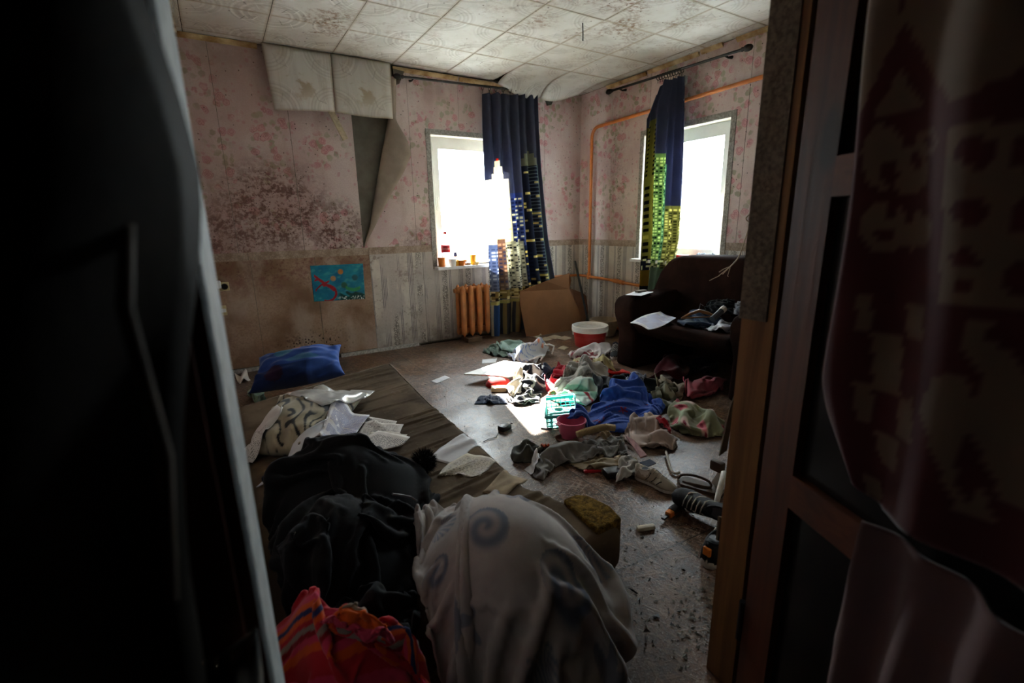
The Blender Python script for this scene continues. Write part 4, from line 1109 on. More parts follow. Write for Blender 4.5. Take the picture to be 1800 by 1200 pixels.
for k_ in range(60):
    y0_ = rg.uniform(-3.3, -1.0); x0_ = rg.uniform(-3.1, -2.62); w_ = rg.uniform(.006, .014); sl = rg.uniform(.05, .55)*(.6+(Xg-x0_)*.5)
    wr_ += rg.uniform(.4, 1.1)*np.exp(-((Yg-y0_-sl*(Xg-x0_))/w_)**2)*np.exp(-((Xg-x0_)/rg.uniform(.10, .28))**2)
top_ = P_[..., 2] > .07
P_[..., 2] += np.where(top_, .010*np.minimum(wr_, 1.3)+.006*np.sin(Yg*2.3+1)-.010*np.exp(-((Xg+3.1)/.3)**2), 0)
m = MB(); V = P_.reshape(-1, 3); fs = []
for i in range(ny_-1):
    for j in range(ns_):
        a = i*ns_+j; b = i*ns_+(j+1) % ns_; fs.append((a, b, b+ns_, a+ns_))
fs += [tuple(range(ns_)), tuple((ny_-1)*ns_+j for j in range(ns_))]
MT = thing('mattress', 'stained brown foam mattress lying on the floor', 'mattress', (-3.15, -2.2, 0))
mo = MB().add(V, fs).build('cover', M['mattress'], MT, auto=60); HF.mesh(mo)
pp = [(np.interp(yy, [a for a, b in RX], [b for a, b in RX])-.006, yy+(.40*(np.interp(yy, [a for a, b in RX], [b for a, b in RX])+2.66))*((yy-yN)/(yF-yN))**3, .150) for yy in np.linspace(-2.92, -1.02, 40)]
pp += [(x_, -1.0+.40*(x_+2.66)+.022, .148) for x_ in np.linspace(-2.70, -3.62, 20)]
MB().tube(pp, .0055, 6).build('piping', mat_plain('worn_pale_piping', '#8d8070', .9, .1, .3, 60), MT, smooth=True)
g = G('yellow_upholstery_foam'); o_ = g.obj(); n1 = g.noise(o_, 70, 4, .7); n2 = g.noise(o_, 10, 3)
M['foam'] = g.fin(g.mix(g.ms(n1, .35, .7), '#4a3816', '#87692c'), .95, .05, g.bump(g.add(n1, n2), 1.0, .01))
fp = [F(px, py, .175)[:2] for px, py in ((990, 878), (1012, 869), (1034, 871), (1072, 889), (1093, 911), (1074, 922), (1050, 933), (1018, 905))]
prismb([tuple(q) for q in fp], .09, .178, 2, .008, 2).build('foam_core', M['foam'], MT, auto=50)

# blue pillow standing on the floor beyond the mattress
def paint_bp(u, v):
    col = flat(u, '#2c4a8e'); col = over(col, sstep(u, .62, .64)*.8, '#3f64b4'); col = over(col, (v < .35)*(u < .6)*.7, '#182a52')
    col = over(col, (np.abs(u-.33)+np.abs(v-.72)*.9 < .13)*.6, '#4f8a9a'); col = over(col, (np.abs(u-.55)*.8+np.abs(v-.45) < .16)*(v > .4)*.6, '#4a7f98')
    col = over(col, (((u-.47)**2+(v-.88)**2)**.5 < .055)*1.0, '#b02a22'); col = over(col, (((u-.25)**2+((v-.2)*.6)**2)**.5 < .10)*.8, '#3a1d2c')
    return col
M['printcloth'] = mat_cloth('printed_cotton', attr=True)
o = cloth('green_rag', [(434, 690, .02), (448, 680, .02), (470, 700, .02), (452, 712, .02)], mat_cloth('pale_green_cotton', '#8fae9a'), n=(14, 14), ex=(1.2, 1.2), bulk=.05); tag(o, 'pale green cloth corner under the blue pillow', 'cloth')
pillow('pillow', [F(436, 692, .10), F(607, 658, .14), F(600, 605, .31), F(455, 628, .29)], .29, M['printcloth'], n=60, paint=paint_bp, seed=3, wr=.022, sq=.42)
tag(bpy.data.objects['pillow'], 'blue pillow with red and teal patches beside the wall', 'pillow')
o = cloth('paper_scrap', [(415, 668, 0), (432, 656, 0), (440, 668, 0), (424, 680, 0)], M['white'], n=(8, 8), ex=(1.02, 1.02), bulk=.01, th=.002); tag(o, 'white paper scrap on the floor beside the blue pillow', 'paper')

def paint_zebra(u, v):
    col = flat(u, '#9c9279'); w = snoise(*u.shape, 11, 1.8)*1.4+snoise(*u.shape, 15, 4)*.6
    s_ = np.sin((u*.9+v*.35)*46+w*3.6); k_ = sstep(s_, .35, .6)*sstep(snoise(*u.shape, 21, 3), -1.0, -.5)
    return over(col, k_, '#20211f')
zp = pillow('pillow', [F(432, 800, .19), F(560, 800, .22), F(646, 690, .22), F(492, 694, .25)], .20, M['printcloth'], n=90, paint=paint_zebra, seed=8, wr=.012)
tag(zp, 'beige pillow with black tiger stripes under loose papers', 'pillow')

# papers
def mat_print(name, base='#cfcac4', ink='#4a4a52', pitch=.0095, dens=.42, mx_=.02, rot=False, blue=False):
    g = G(name); u, v, w = g.sep(g.uv())
    if rot: u, v = v, u
    row = g.gt(g.math('SINE', g.mul(v, 2*math.pi/pitch)), .15); fl_ = g.math('FLOOR', g.mul(v, 1/pitch))
    words = g.gt(g.noise(g.comb(g.mul(u, 140.0), g.mul(fl_, 7.3), 0.0), 1.0, 1), dens)
    para = g.gt(g.noise(g.comb(g.mul(u, 6.0), g.mul(v, 22.0), 4.0), 1.0, 1), .40)
    ins = g.mul(g.mul(g.gt(u, mx_), g.lt(u, .21-mx_)), g.gt(v, .022))
    k_ = g.mul(g.mul(row, words), g.mul(ins, para))
    b = g.mix(g.ms(g.noise(g.uv(), 12, 3), .35, .65), base, '#b9b2aa')
    return g.fin(g.mix(g.mul(k_, .9), b, ink), .75, .25)
M['doc'] = mat_print('printed_document'); M['doc2'] = mat_print('printed_document_grey', '#c4bfb8', '#6a665f', .011, .5); M['docb'] = mat_print('blue_print_document', '#c9cad2', '#4a5590', .0085, .36)
M['blank'] = mat_plain('blank_paper', '#cfcfd2', .75, .25, .08, 6, .05); M['oldpaper'] = mat_plain('yellowed_paper', '#b9ad96', .8, .2, .15, 8, .05); M['doco'] = mat_print('yellowed_booklet_page', '#beb49e', '#6f675a', .012, .5)
def paper(name, q, mat, label, z=.24, ex=(1.0, 1.0), group=None, cat='paper', **kw):
    kk = dict(n=(14, 14), ex=ex, th=.0018, up=1, lift=.004, amp=.003, freq=.9, bend=1.0, steps=45, anchor=.12, mu=.7, z=z, floorz=z-.035); kk.update(kw)
    o = cloth(name, q, mat, None, **kk); return tag(o, label, cat, group)
paper('document_sheet', [(426, 770, .25), (428, 742, .28), (488, 709, .30), (497, 731, .29), (452, 772, .27), (438, 796, .24)], M['doc2'], 'curled printed sheet at the left end of the tiger-striped pillow', cor=(0, 2, 3, 5), steps=30, floorz=-1)
paper('document_sheet', [(444, 820, .26), (492, 776, .28), (560, 738, .30), (592, 716, .30), (590, 733, .30), (562, 755, .28), (500, 790, .27), (446, 825, .25)], M['blank'], 'long curled white sheet below the tiger-striped pillow', cor=(0, 3, 4, 7), steps=30, floorz=-1)
paper('document_sheet', [(634, 719), (694, 730), (690, 752), (628, 745)], M['doc2'], 'topmost corner sheet of the fanned papers on the mattress', .22, group=None)
paper('document_sheet', [(638, 731), (708, 735), (700, 757), (618, 770)], M['doc2'], 'grey printed form in the middle of the fanned papers', .22)
paper('document_sheet', [(650, 752), (715, 752), (706, 768), (640, 778)], M['doco'], 'cream sheet poking out of the fanned papers by the black jacket', .21)
paper('document_sheet', [(590, 694, .30), (646, 713, .26), (602, 777, .25), (562, 753, .29)], M['docb'], 'densely printed white page lying on the tiger-striped pillow', cor=(0, 1, 2, 3))
paper('document_sheet', [(604, 776, .24), (664, 752, .22), (720, 770, .2), (708, 786, .2), (640, 790, .22)], M['doc'], 'certificate sheet with round stamp beside the black jacket', cor=(0, 1, 2, 4))
stc = F(668, 764, 0)
g = G('clear_plastic_file'); g.fin(g.mix(g.ms(g.noise(g.uv(), 9, 3), .3, .7), '#b5b3ae', '#d5d4d0'), .22, .6, Alpha=.78); M['file'] = g.m
paper('plastic_file', [(502, 684, .33), (560, 668, .36), (614, 648, .34), (655, 661, .30), (608, 690, .32), (566, 704, .33), (530, 694, .33)], M['file'], 'clear plastic file with papers on top of the tiger-striped pillow', cor=(0, 2, 3, 5), ex=(1.05, 1.05), n=(20, 20), cat='file')
paper('folded_letter', [(815, 760), (846, 774), (821, 789), (805, 814), (759, 801), (772, 783)], M['blank'], 'folded blank white letter on the mattress edge', .18, cor=(0, 1, 3, 4), ex=(1.04, 1.0))
paper('open_booklet', [(822, 795), (874, 804), (842, 837), (802, 829), (768, 834), (788, 812)], M['doco'], 'open cream booklet below the folded white letter', .175, cor=(0, 1, 2, 4), ex=(1.03, 1.0))
o = cloth('torn_cardboard', [(887, 824), (927, 834), (912, 848), (884, 873), (848, 861)], mat_plain('torn_pale_card', '#a08d74', .9, .1, .3, 12), n=(10, 10), ex=(1, 1), th=.004, up=1, z=.175, floorz=.15, cor=(0, 1, 3, 4), bend=1.0, amp=.002, lift=.003); tag(o, 'torn flat piece of pale cardboard on the mattress', 'cardboard')

# dark jackets
HF.mound(-3.33, -2.72, .36, .42, .33); HF.mound(-3.45, -3.05, .26, .34, .30)
M['blackcloth'] = mat_cloth('black_fleece', '#0c0c0e', var=.3, sheen=.05); M['navycloth'] = mat_cloth('dark_navy_quilting', '#141b29', var=.3, sheen=.05)
o = cloth('navy_jacket', [(460, 812, .26), (500, 782, .28), (545, 766, .30), (578, 753, .31), (615, 768, .30), (655, 787, .28), (640, 812, .3), (560, 830, .3), (480, 840, .28)], M['navycloth'], n=(34, 30), ex=(1.2, 1.15), cor=(0, 3, 5, 7), bulk=.03, th=.012, seed=4); tag(o, 'dark navy jacket tucked under the papers', 'jacket')
BJ = thing('black_jacket', 'black fleece jacket heaped on the mattress', 'jacket', (-3.35, -2.8, .17))
cloth('jacket_body', [(462, 835, .28), (520, 792, .33), (610, 790, .35), (692, 770, .33), (728, 800, .28), (768, 862, .20), (762, 890, .2), (728, 935, .2), (728, 1040, .22), (620, 1045, .3), (500, 1040, .28), (468, 930, .28)], M['blackcloth'], BJ, n=(52, 52), ex=(1.22, 1.22), cor=(0, 3, 6, 9), bulk=.05, th=.012, seed=11, freq=2.2)
cloth('jacket_sleeve', [(545, 990, .40), (590, 938, .42), (660, 928, .42), (722, 955, .36), (730, 1010, .3), (690, 1030, .36), (610, 1000, .42), (570, 1040, .38)], M['blackcloth'], BJ, n=(30, 22), ex=(1.15, 1.2), cor=(0, 3, 4, 6), bulk=.06, th=.012, seed=12)
cloth('jacket_hood', [(480, 925, .36), (540, 880, .40), (570, 890, .40), (580, 930, .4), (560, 985, .38), (500, 1000, .34)], M['blackcloth'], BJ, n=(24, 24), ex=(1.15, 1.15), cor=(0, 2, 3, 5), bulk=.06, th=.012, seed=13)
cloth('jacket_collar', [(640, 860, .36), (700, 850, .33), (742, 880, .28), (735, 905, .27), (690, 915, .32), (630, 900, .36)], M['blackcloth'], BJ, n=(22, 16), ex=(1.1, 1.3), cor=(0, 2, 3, 5), bulk=.04, th=.01, seed=14)
MB().tube([F(690, 868, .40), F(705, 870, .385), F(722, 873, .365), F(733, 880, .345)], .003, 6).build('zip', mat_plain('zip_metal', '#6a6a6c', .4, .5), BJ)
# fluffy pompom
pc_ = F(744, 812, .235); m = MB(); rg = np.random.default_rng(2)
for i in range(1500):
    d = rg.normal(size=3); d /= np.linalg.norm(d); t2 = np.cross(d, rg.normal(size=3)); t2 /= np.linalg.norm(t2); b = pc_+d*.025; e = pc_+d*rg.uniform(.052, .066)+t2*.01; s_ = np.cross(d, t2)*.0022
    m.add([b-s_, b+s_, e], [(0, 1, 2)])
pm = thing('fur_pompom', 'black fluffy pompom beside the black jacket', 'pompom', tuple(pc_-np.array([0, 0, .06])))
po = m.build('fur', mat_plain('black_fur', '#0d0d0e', .9, .2, .2), pm); po['kind'] = 'stuff'
MB().lathe([(.004, -.04), (.028, -.028), (.04, 0), (.028, .028), (.004, .04)], tuple(pc_), 14).build('core', M['blackcloth'], pm, smooth=True)

# striped bright cloth and shell-printed sheet by the door
HF.mound(-3.47, -3.36, .22, .26, .36)
def paint_bright(u, v, U, V):
    w = v+.05*snoise(*u.shape, 3, 2); pal = C3('#b3202e', '#c93a5c', '#d2571a', '#23305f', '#d2571a', '#b3202e', '#8d8378', '#8a1320', '#c93a5c', '#d2571a', '#b3202e')
    return pal[(np.modf(np.abs(w*1.4))[0]*10.99).astype(int)]
BR = thing('striped_cloth', 'red, pink and orange striped cloth crumpled beside the left door post', 'cloth', (-3.45, -3.4, .2))
cloth('lower_fold', [(488, 1040, .32), (530, 1024, .36), (580, 1036, .38), (640, 1030, .40), (690, 1030, .40), (745, 1062, .36), (768, 1090, .3), (772, 1220, .12), (640, 1260, .18), (520, 1240, .2)], M['printcloth'], BR, n=(44, 40), ex=(1.35, 1.12), cor=(0, 5, 7, 9), bulk=.06, seed=21, paint=paint_bright, freq=3)
def paint_or(u, v, U, V):
    col = flat(u, '#d05a14'); col = over(col, (u < .22)*1.0, '#c2405c'); return over(col, (u > .8)*1.0, '#9a8f80')
HF.mound(-3.43, -3.31, .07, .10, .47)
cloth('raised_fold', [(556, 1050, .40), (598, 962, .50), (632, 948, .52), (664, 968, .50), (682, 1034, .42), (640, 1060, .4)], M['printcloth'], BR, n=(30, 24), ex=(1.2, 1.15), cor=(0, 1, 3, 4), bulk=.04, seed=22, paint=paint_or)

HF.mound(-3.05, -3.40, .28, .36, .37, 2.2)
def paint_shell(u, v, U, V):
    col = flat(u, '#a39b97'); c = '#566378'
    for (cu, cv, r, kind) in ((.26, .30, .075, 0), (.42, .56, .085, 1), (.66, .40, .10, 2), (.84, .30, .07, 0), (.60, .78, .09, 1), (.20, .72, .07, 2), (.86, .62, .08, 0), (.42, .90, .07, 0), (.75, .93, .07, 2), (.1, .45, .06, 1), (.5, .12, .06, 0)):
        dx, dy = u-cu, v-cv; r_ = np.hypot(dx, dy); a = np.arctan2(dy, dx)
        if kind == 0: m_ = (r_ < r)*(dy > -r*.75)*(.45+.4*np.sin(np.arctan2(dy+r*.8, dx)*26))
        elif kind == 1: m_ = (r_ < r)*(.5+.4*np.sin(r_/r*9+a*1.0))
        else: m_ = (r_ < r*(.42+.58*np.abs(np.cos(a*2.5))**2.2))*.65
        col = over(col, np.clip(m_, 0, .85), c)
    return col
SH = thing('bed_sheet', 'white bed sheet printed with blue-grey seashells at the mattress end', 'sheet', (-3.1, -3.5, 0))
cloth('sheet_drape', [(-3.22, -3.14), (-3.15, -3.00), (-3.02, -2.97), (-2.86, -3.10), (-2.77, -3.30), (-2.80, -3.55), (-2.88, -3.74), (-3.00, -3.78), (-3.18, -3.76), (-3.31, -3.68), (-3.31, -3.48), (-3.27, -3.30)], M['printcloth'], SH, n=(60, 60), up=3, ex=(1.20, 1.16), cor=(0, 3, 6, 9), bulk=.03, seed=31, paint=paint_shell, freq=2.0, steps=90, world=True)
# ------------------------------------------------------------------ clothes and litter on the floor
ZS = .6
def CM(name, c, **k): return mat_cloth(name, c, **k)
def fold(name, q, c, label, cat='clothing', cor=None, mat=None, group=None, **kw):
    kk = dict(n=(26, 26), ex=(1.28, 1.22), bulk=.05, th=.006, z=.03, freq=3.2); kk.update(kw)
    if ZS < 1: q = [(p[0], p[1], (p[2] if len(p) > 2 else kk['z'])*ZS) for p in q]
    o = cloth(name, q, mat or CM(name+'_fabric_'+str(abs(hash(label)) % 9999), c), None, cor, **kk)
    return tag(o, label, cat, group)

# far floor
fold('dark_green_rag', [(848, 619, 0), (866, 606, .02), (884, 605, .02), (893, 618, .02), (892, 629, 0), (866, 626, 0)], '#4c5c50', 'dark green folded cloth on the floor by the printed curtain', 'cloth', n=(22, 22), bulk=.03)
fold('grey_green_cloth', [(872, 614, .02), (884, 602, .03), (914, 601, .03), (929, 611, .03), (900, 617, .03), (890, 622, .02)], '#8aa39a', 'pale grey-green cloth next to the plastic bag', 'cloth', n=(22, 22), bulk=.035)
def paint_bag(u, v, U, V):
    col = flat(u, '#d4d6da'); w = snoise(*u.shape, 4, 4); col = over(col, sstep(np.abs(w), .22, .08)*(u < .8)*(np.abs(v-.5) < .33)*.9, '#3f6fc0'); return over(col, sstep(snoise(*u.shape, 8, 5), .9, 1.2)*(u > .5)*.9, '#d9825a')
g = G('plastic_carrier_bag'); g.fin(g.attr('Col'), .3, .5); trn = g.node('ShaderNodeBsdfTranslucent'); g.put(trn.inputs[0], g.attr('Col')); ms_ = g.node('ShaderNodeMixShader'); ms_.inputs[0].default_value = .3
g.t.links.new(g.b.outputs[0], ms_.inputs[1]); g.t.links.new(trn.outputs[0], ms_.inputs[2]); g.t.links.new(ms_.outputs[0], g.out.inputs[0]); M['bag'] = g.m
t = thing('plastic_bag', 'white plastic carrier bag with blue print on the floor', 'bag', tuple(F(930, 625)))
cloth('bag_body', [(891, 624, .02), (908, 612, .06), (936, 602, .09), (948, 598, .10), (966, 606, .06), (964, 620, .03), (942, 634, .02), (908, 635, .02)], M['bag'], t, n=(34, 30), ex=(1.3, 1.3), bulk=.16, seed=5, paint=paint_bag, th=.003, cor=(0, 2, 4, 6))
for hx in ((955, 606, .10, 970, 622, .02), (938, 630, .05, 950, 633, .02)):
    a = F(*hx[:3]); b = F(*hx[3:]); c_ = (a+b)/2+np.array([.05, -.03, .03]); MB().tube([a, a*.5+c_*.5+np.array([.01, 0, .01]), c_, c_*.5+b*.5, b], [.006, .008, .008, .008, .006], 6).build('handle', M['pvc'], t, smooth=True)
paper('white_paper', [(848, 632), (874, 630), (871, 637), (847, 639)], M['blank'], 'flat white paper left of the carrier bag', .0)
paper('white_paper', [(758, 670), (782, 660), (791, 664), (767, 674)], M['blank'], 'small white slip alone on the floor by the mattress', .0)
for i, (px, py, s_, lb_) in enumerate(((958, 596, 12, 'torn cream paper scrap under the middle of the cardboard sheet'), (974, 592, 14, 'widest torn paper scrap in front of the cardboard sheet'), (992, 594, 12, 'torn paper scrap just left of the red bucket'), (942, 590, 9, 'torn paper scrap at the curtain end of the cardboard sheet'), (990, 611, 9, 'torn paper scrap nearest the camera by the red bucket'))):
    paper('paper_scrap', [(px-s_, py+1), (px, py-4), (px+s_, py), (px+2, py+4)], M['oldpaper'], lb_, .0, group='scraps in front of the cardboard', n=(6, 6))
fold('white_red_cloth', [(998, 620), (1030, 611), (1072, 608), (1074, 620), (1040, 631), (1004, 627)], '#c9c2c0', 'white and dark red crumpled cloth by the sofa arm', 'cloth', mat=M['printcloth'], paint=lambda u, v, U, V: over(flat(u, '#c3bcbb'), (u < .4)*sstep(snoise(*u.shape, 2, 5), .1, .5), '#7a2830'), n=(26, 20), bulk=.05)

# white board lying on something
bq = [F(816, 659, .055), F(886, 636, .07), F(961, 645, .07), F(953, 651, .065), F(893, 663, .055)]
o = slab(bq, .012, 'white_board', M['white']); tag(o, 'white panel board lying in the sunlight on the floor', 'board'); HF.mesh(o)
# red cap
rc = F(876, 676); t = thing('baseball_cap', 'red and white cap peeking from under the white board', 'cap', tuple(rc))
def dome(c, rx, ry, h, n=18, ang=0):
    u, v = np.meshgrid(np.linspace(0.02, 1, 10), np.linspace(0, 2*math.pi, n*2+1), indexing='ij'); x = rx*np.sin(u*math.pi/2)*np.cos(v); y = ry*np.sin(u*math.pi/2)*np.sin(v); z = h*np.cos(u*math.pi/2)
    X = c[0]+x*math.cos(ang)-y*math.sin(ang); Y = c[1]+x*math.sin(ang)+y*math.cos(ang); return np.stack([X, Y, c[2]+z+.004], -1)
M['redcl'] = CM('red_cotton', '#b32018'); gridmesh('crown', dome(rc, .10, .08, .055), M['redcl'], t, .003)
gridmesh('peak', dome(rc+np.array([.07, -.07, -.002]), .07, .055, .015), M['redcl'], t, .003)
HF.mesh(t.children[0])
mbx = F(877, 686); t = thing('matchbox', 'small cream and orange box lying in the sunlight', 'box', tuple(mbx))
Mr = Matrix.Translation(mbx) @ Matrix.Rotation(-.55, 4, 'Z'); MB().rbox((-.055, -.032, 0), (.055, .032, .028), .003, M=Mr).build('sleeve', mat_plain('cream_card', '#d9c39a', .7), t); MB().rbox((-.02, -.03, .0282), (.05, .03, .0295), .0005, M=Mr).build('label', M['orcup'], t)
fold('jeans_piece', [(834, 706), (844, 692), (884, 693), (892, 706)], '#2a3550', 'strip of dark blue denim with pale seams on the floor', 'cloth', n=(24, 20), bulk=.012, ex=(1.06, 1.15), mat=M['printcloth'], paint=lambda u, v, U, V: over(flat(u, '#27324c'), (np.modf(v*4)[0] < .12)*.7, '#8a94ac'))
def paint_bw(u, v, U, V): return over(flat(u, '#181a24'), sstep(np.sin(u*26+snoise(*u.shape, 6, 2)*2.5), .62, .78), '#c8c4bc')
fold('black_white_cloth', [(890, 700), (910, 690), (949, 694), (948, 704), (905, 708)], '#fff', 'flat black and white cloth end beside the denim strip', 'cloth', mat=M['printcloth'], paint=paint_bw, n=(22, 18), bulk=.02)
fold('striped_black_shirt', [(911, 690, .02), (914, 664, .05), (928, 656, .06), (952, 657, .06), (959, 682, .04), (950, 694, .02), (928, 698, .0)], '#fff', 'black shirt with white stripes crumpled beside the white board', mat=M['printcloth'], paint=paint_bw, n=(34, 34), up=3, bulk=.09, seed=4)
fold('navy_trousers', [(954, 652), (982, 646), (986, 657), (964, 675), (955, 668)], '#1c2438', 'navy cloth between the striped shirt and red clothes', n=(22, 22), bulk=.05)
fold('cream_sleeve', [(890, 682), (905, 668), (918, 672), (916, 690), (900, 696)], '#c8bfb0', 'cream cloth tucked under the striped shirt', 'cloth', n=(18, 18), bulk=.03)
fold('crimson_cloth', [(958, 678), (982, 654), (998, 642), (1010, 648), (1000, 672), (986, 686), (964, 690)], '#a8182c', 'crimson cloth left of the grey knitted jumper', n=(26, 24), bulk=.06, seed=7)
fold('red_blanket', [(1000, 640, .04), (1040, 636, .05), (1075, 648, .05), (1120, 658, .04), (1128, 670, .03), (1070, 668, .05), (1020, 658, .05)], '#b8231c', 'red cloth stretched behind the grey knitted jumper', 'cloth', n=(34, 22), bulk=.05, seed=9)
fold('yellow_bag', [(1040, 641, .05), (1052, 625, .09), (1070, 629, .09), (1083, 652, .04), (1062, 648, .06)], '#b5ab7c', 'pale yellow cloth bag standing behind the clothes', 'bag', n=(22, 22), bulk=.08)
fold('yellow_rag', [(996, 642, .05), (1008, 632, .07), (1028, 636, .06), (1020, 645, .05)], '#b9ae88', 'pale yellow rag behind the crimson cloth', 'cloth', n=(16, 16), bulk=.05)
def paint_knit(u, v, U, V):
    col = flat(u, '#aaa49c'); k_ = hash2(np.floor(U*300), np.floor(V*300)); return over(col, (k_ > .62)*.6*sstep(snoise(*u.shape, 3, 2), -.4, .6), '#3c3a38')
fold('knitted_jumper', [(966, 696, .03), (990, 668, .07), (1004, 645, .09), (1032, 640, .09), (1058, 654, .08), (1070, 664, .06), (1046, 676, .08), (1006, 682, .06)], '#aaa', 'speckled grey knitted jumper on the clothes pile', mat=M['printcloth'], paint=paint_knit, n=(40, 36), up=3, bulk=.11, th=.012, seed=3, freq=2)
def paint_shirt(u, v, U, V):
    col = flat(u, '#c9d2c8'); col = over(col, (np.abs(np.modf(u*2.2)[0]-.5) < .14)*1.0, '#7fae98'); return over(col, (np.abs(np.modf(u*2.2+.25)[0]-.5) < .05)*1.0, '#b8303a')
fold('green_white_shirt', [(966, 698, .03), (1004, 684, .05), (1044, 674, .07), (1048, 690, .07), (1030, 708, .05), (1008, 704, .04), (985, 706, .03)], '#fff', 'white shirt with green and red bands on the clothes pile', mat=M['printcloth'], paint=paint_shirt, n=(32, 26), bulk=.06, seed=2)
fold('black_garment', [(1042, 678, .08), (1060, 664, .09), (1110, 660, .09), (1155, 664, .08), (1174, 674, .06), (1160, 700, .05), (1110, 700, .07), (1060, 700, .07)], '#15161c', 'black garment in the middle of the clothes pile', n=(36, 26), bulk=.09, seed=6)
def paint_ik(u, v, U, V): return over(flat(u, '#9aa3b8'), sstep(np.abs(snoise(*u.shape, 9, 6)), .25, .12), '#262c44')
fold('patterned_scarf', [(1100, 666, .13), (1108, 655, .14), (1142, 660, .13), (1130, 676, .12), (1112, 678, .13)], '#fff', 'white and navy patterned cloth above the blue sheet', 'cloth', mat=M['printcloth'], paint=paint_ik, n=(22, 18), up=3, bulk=.04)
fold('beige_garment', [(1150, 682, .05), (1172, 664, .06), (1192, 670, .06), (1204, 682, .05), (1198, 700, .03), (1170, 704, .04)], '#8f8471', 'dusty beige garment beside the pink towel', n=(26, 24), bulk=.06, seed=13)
fold('olive_print_garment', [(1140, 702, .05), (1165, 686, .06), (1190, 692, .05), (1184, 716, .03), (1160, 720, .03)], '#fff', 'dark olive patterned garment beside the blue sheet', mat=M['printcloth'], paint=lambda u, v, U, V: over(flat(u, '#4a4a36'), sstep(snoise(*u.shape, 3, 5), .2, .7), '#9a9a86'), n=(24, 24), bulk=.06)
fold('pink_towel', [(1202, 674, .06), (1240, 666, .06), (1268, 662, .06), (1272, 682, .04), (1250, 694, .02), (1210, 703, .01)], '#9a4a58', 'dusty pink towel on the floor in front of the sofa', 'towel', n=(32, 28), bulk=.09, seed=5, freq=1.6, th=.01)
def paint_flor(u, v, U, V):
    col = flat(u, '#7d7f62'); 
    for k_ in range(16):
        r1, r2 = hash2(np.array(k_*1.0), np.array(2.0)), hash2(np.array(k_*1.0), np.array(5.0)); d = np.hypot(u-r1, (v-r2)*.6); col = over(col, sstep(d, .085, .05)*.85, ('#b8485e', '#d9b8b0', '#a0b090')[k_ % 3]); col = over(col, sstep(d, .03, .02), '#8a2038')
    return col
fold('floral_blanket', [(1176, 716, .05), (1190, 703, .07), (1232, 722, .07), (1274, 740, .05), (1272, 768, .0), (1242, 771, .0), (1198, 763, .0), (1178, 748, .02)], '#fff', 'green floral print cloth bundled on the floor', 'cloth', mat=M['printcloth'], paint=paint_flor, n=(38, 30), up=3, bulk=.11, seed=8, freq=2)

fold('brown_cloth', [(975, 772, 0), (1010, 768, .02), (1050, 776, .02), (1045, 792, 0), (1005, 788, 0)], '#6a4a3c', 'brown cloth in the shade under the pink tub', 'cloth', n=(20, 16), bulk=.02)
# teal basket and pink tub
M['teal'] = mat_plain('turquoise_plastic', '#3fb7b2', .4, .4, .12); M['pinkpl'] = mat_plain('pink_plastic', '#c9607e', .4, .4, .15)
bo = F(988, 735); Mb = Matrix.Translation(bo) @ Matrix.Rotation(.95, 4, 'Z') @ Matrix.Rotation(-.12, 4, 'X')
t = thing('plastic_basket', 'turquoise lattice plastic basket at the edge of the sun patch', 'basket', tuple(bo))
w, d, h = .15, .09, .075; lat = MB()
for sx in (-1, 1):
    for i in range(11): lat.box((-w+.03*i-.002, sx*d-.002, .01), (-w+.03*i+.002, sx*d+.002, h), Mb)
    for i in range(7): lat.box((sx*w-.002, -d+.03*i-.002, .01), (sx*w+.002, -d+.03*i+.002, h), Mb)
    for k_ in range(4): lat.box((-w, sx*d-.0015, .02+.024*k_), (w, sx*d+.0015, .026+.024*k_), Mb); lat.box((sx*w-.0015, -d, .02+.024*k_), (sx*w+.0015, d, .026+.024*k_), Mb)
lat.build('lattice', M['teal'], t); MB().box((-w, -d, 0), (w, d, .01), Mb).build('tray', M['teal'], t)
rim = MB()
for a, b in (((-w-.008, -d-.008), (w+.008, -d+.004)), ((-w-.008, d-.004), (w+.008, d+.008)), ((-w-.008, -d), (-w+.004, d)), ((w-.004, -d), (w+.008, d))): rim.rbox((a[0], a[1], h), (b[0], b[1], h+.014), .003, M=Mb)
rim.build('rim', M['teal'], t)
for o in t.children: HF.mesh(o)
po_ = F(1004, 768); t = thing('plastic_tub', 'pink plastic tub under the blue sheet corner', 'tub', tuple(po_))
MB().lathe([(.055, 0), (.06, .004), (.078, .095), (.083, .097), (.083, .105), (.075, .105), (.055, .008)], tuple(po_), 24).build('tub_body', M['pinkpl'], t, auto=40)
MB().rbox((-.10, -.02, .094), (-.07, .02, .102), .003, M=Matrix.Translation(po_)).build('handle', M['pinkpl'], t)
for o in t.children: HF.mesh(o)
HF.put(np.array([(po_[0]+r*math.cos(a), po_[1]+r*math.sin(a), .10) for r in np.linspace(0, .08, 9) for a in np.linspace(0, 6.28, 40)]))
o = MB().tube([F(951, 752, .005), F(960, 753, .006), F(970, 753, .005)], .005, 8).build('pencil', mat_plain('grey_pencil', '#6a6a70', .5)); tag(o, 'thin grey stick on the sunlit floor by the basket', 'stick')
oc = F(971, 699, .05); t = thing('toy_ball', 'small tan wooden ball on the pale shirt', 'ball', tuple(oc)); MB().lathe([(.001, -.025), (.018, -.018), (.025, 0), (.018, .018), (.001, .025)], (oc[0], oc[1], oc[2]+.03), 14).build('sphere', mat_plain('tan_wood', '#a9743c', .5), t, smooth=True); MB().lathe([(.0252, -.003), (.0256, 0), (.0252, .003)], (oc[0], oc[1], oc[2]+.03), 14).build('band', M['redlabel'], t)

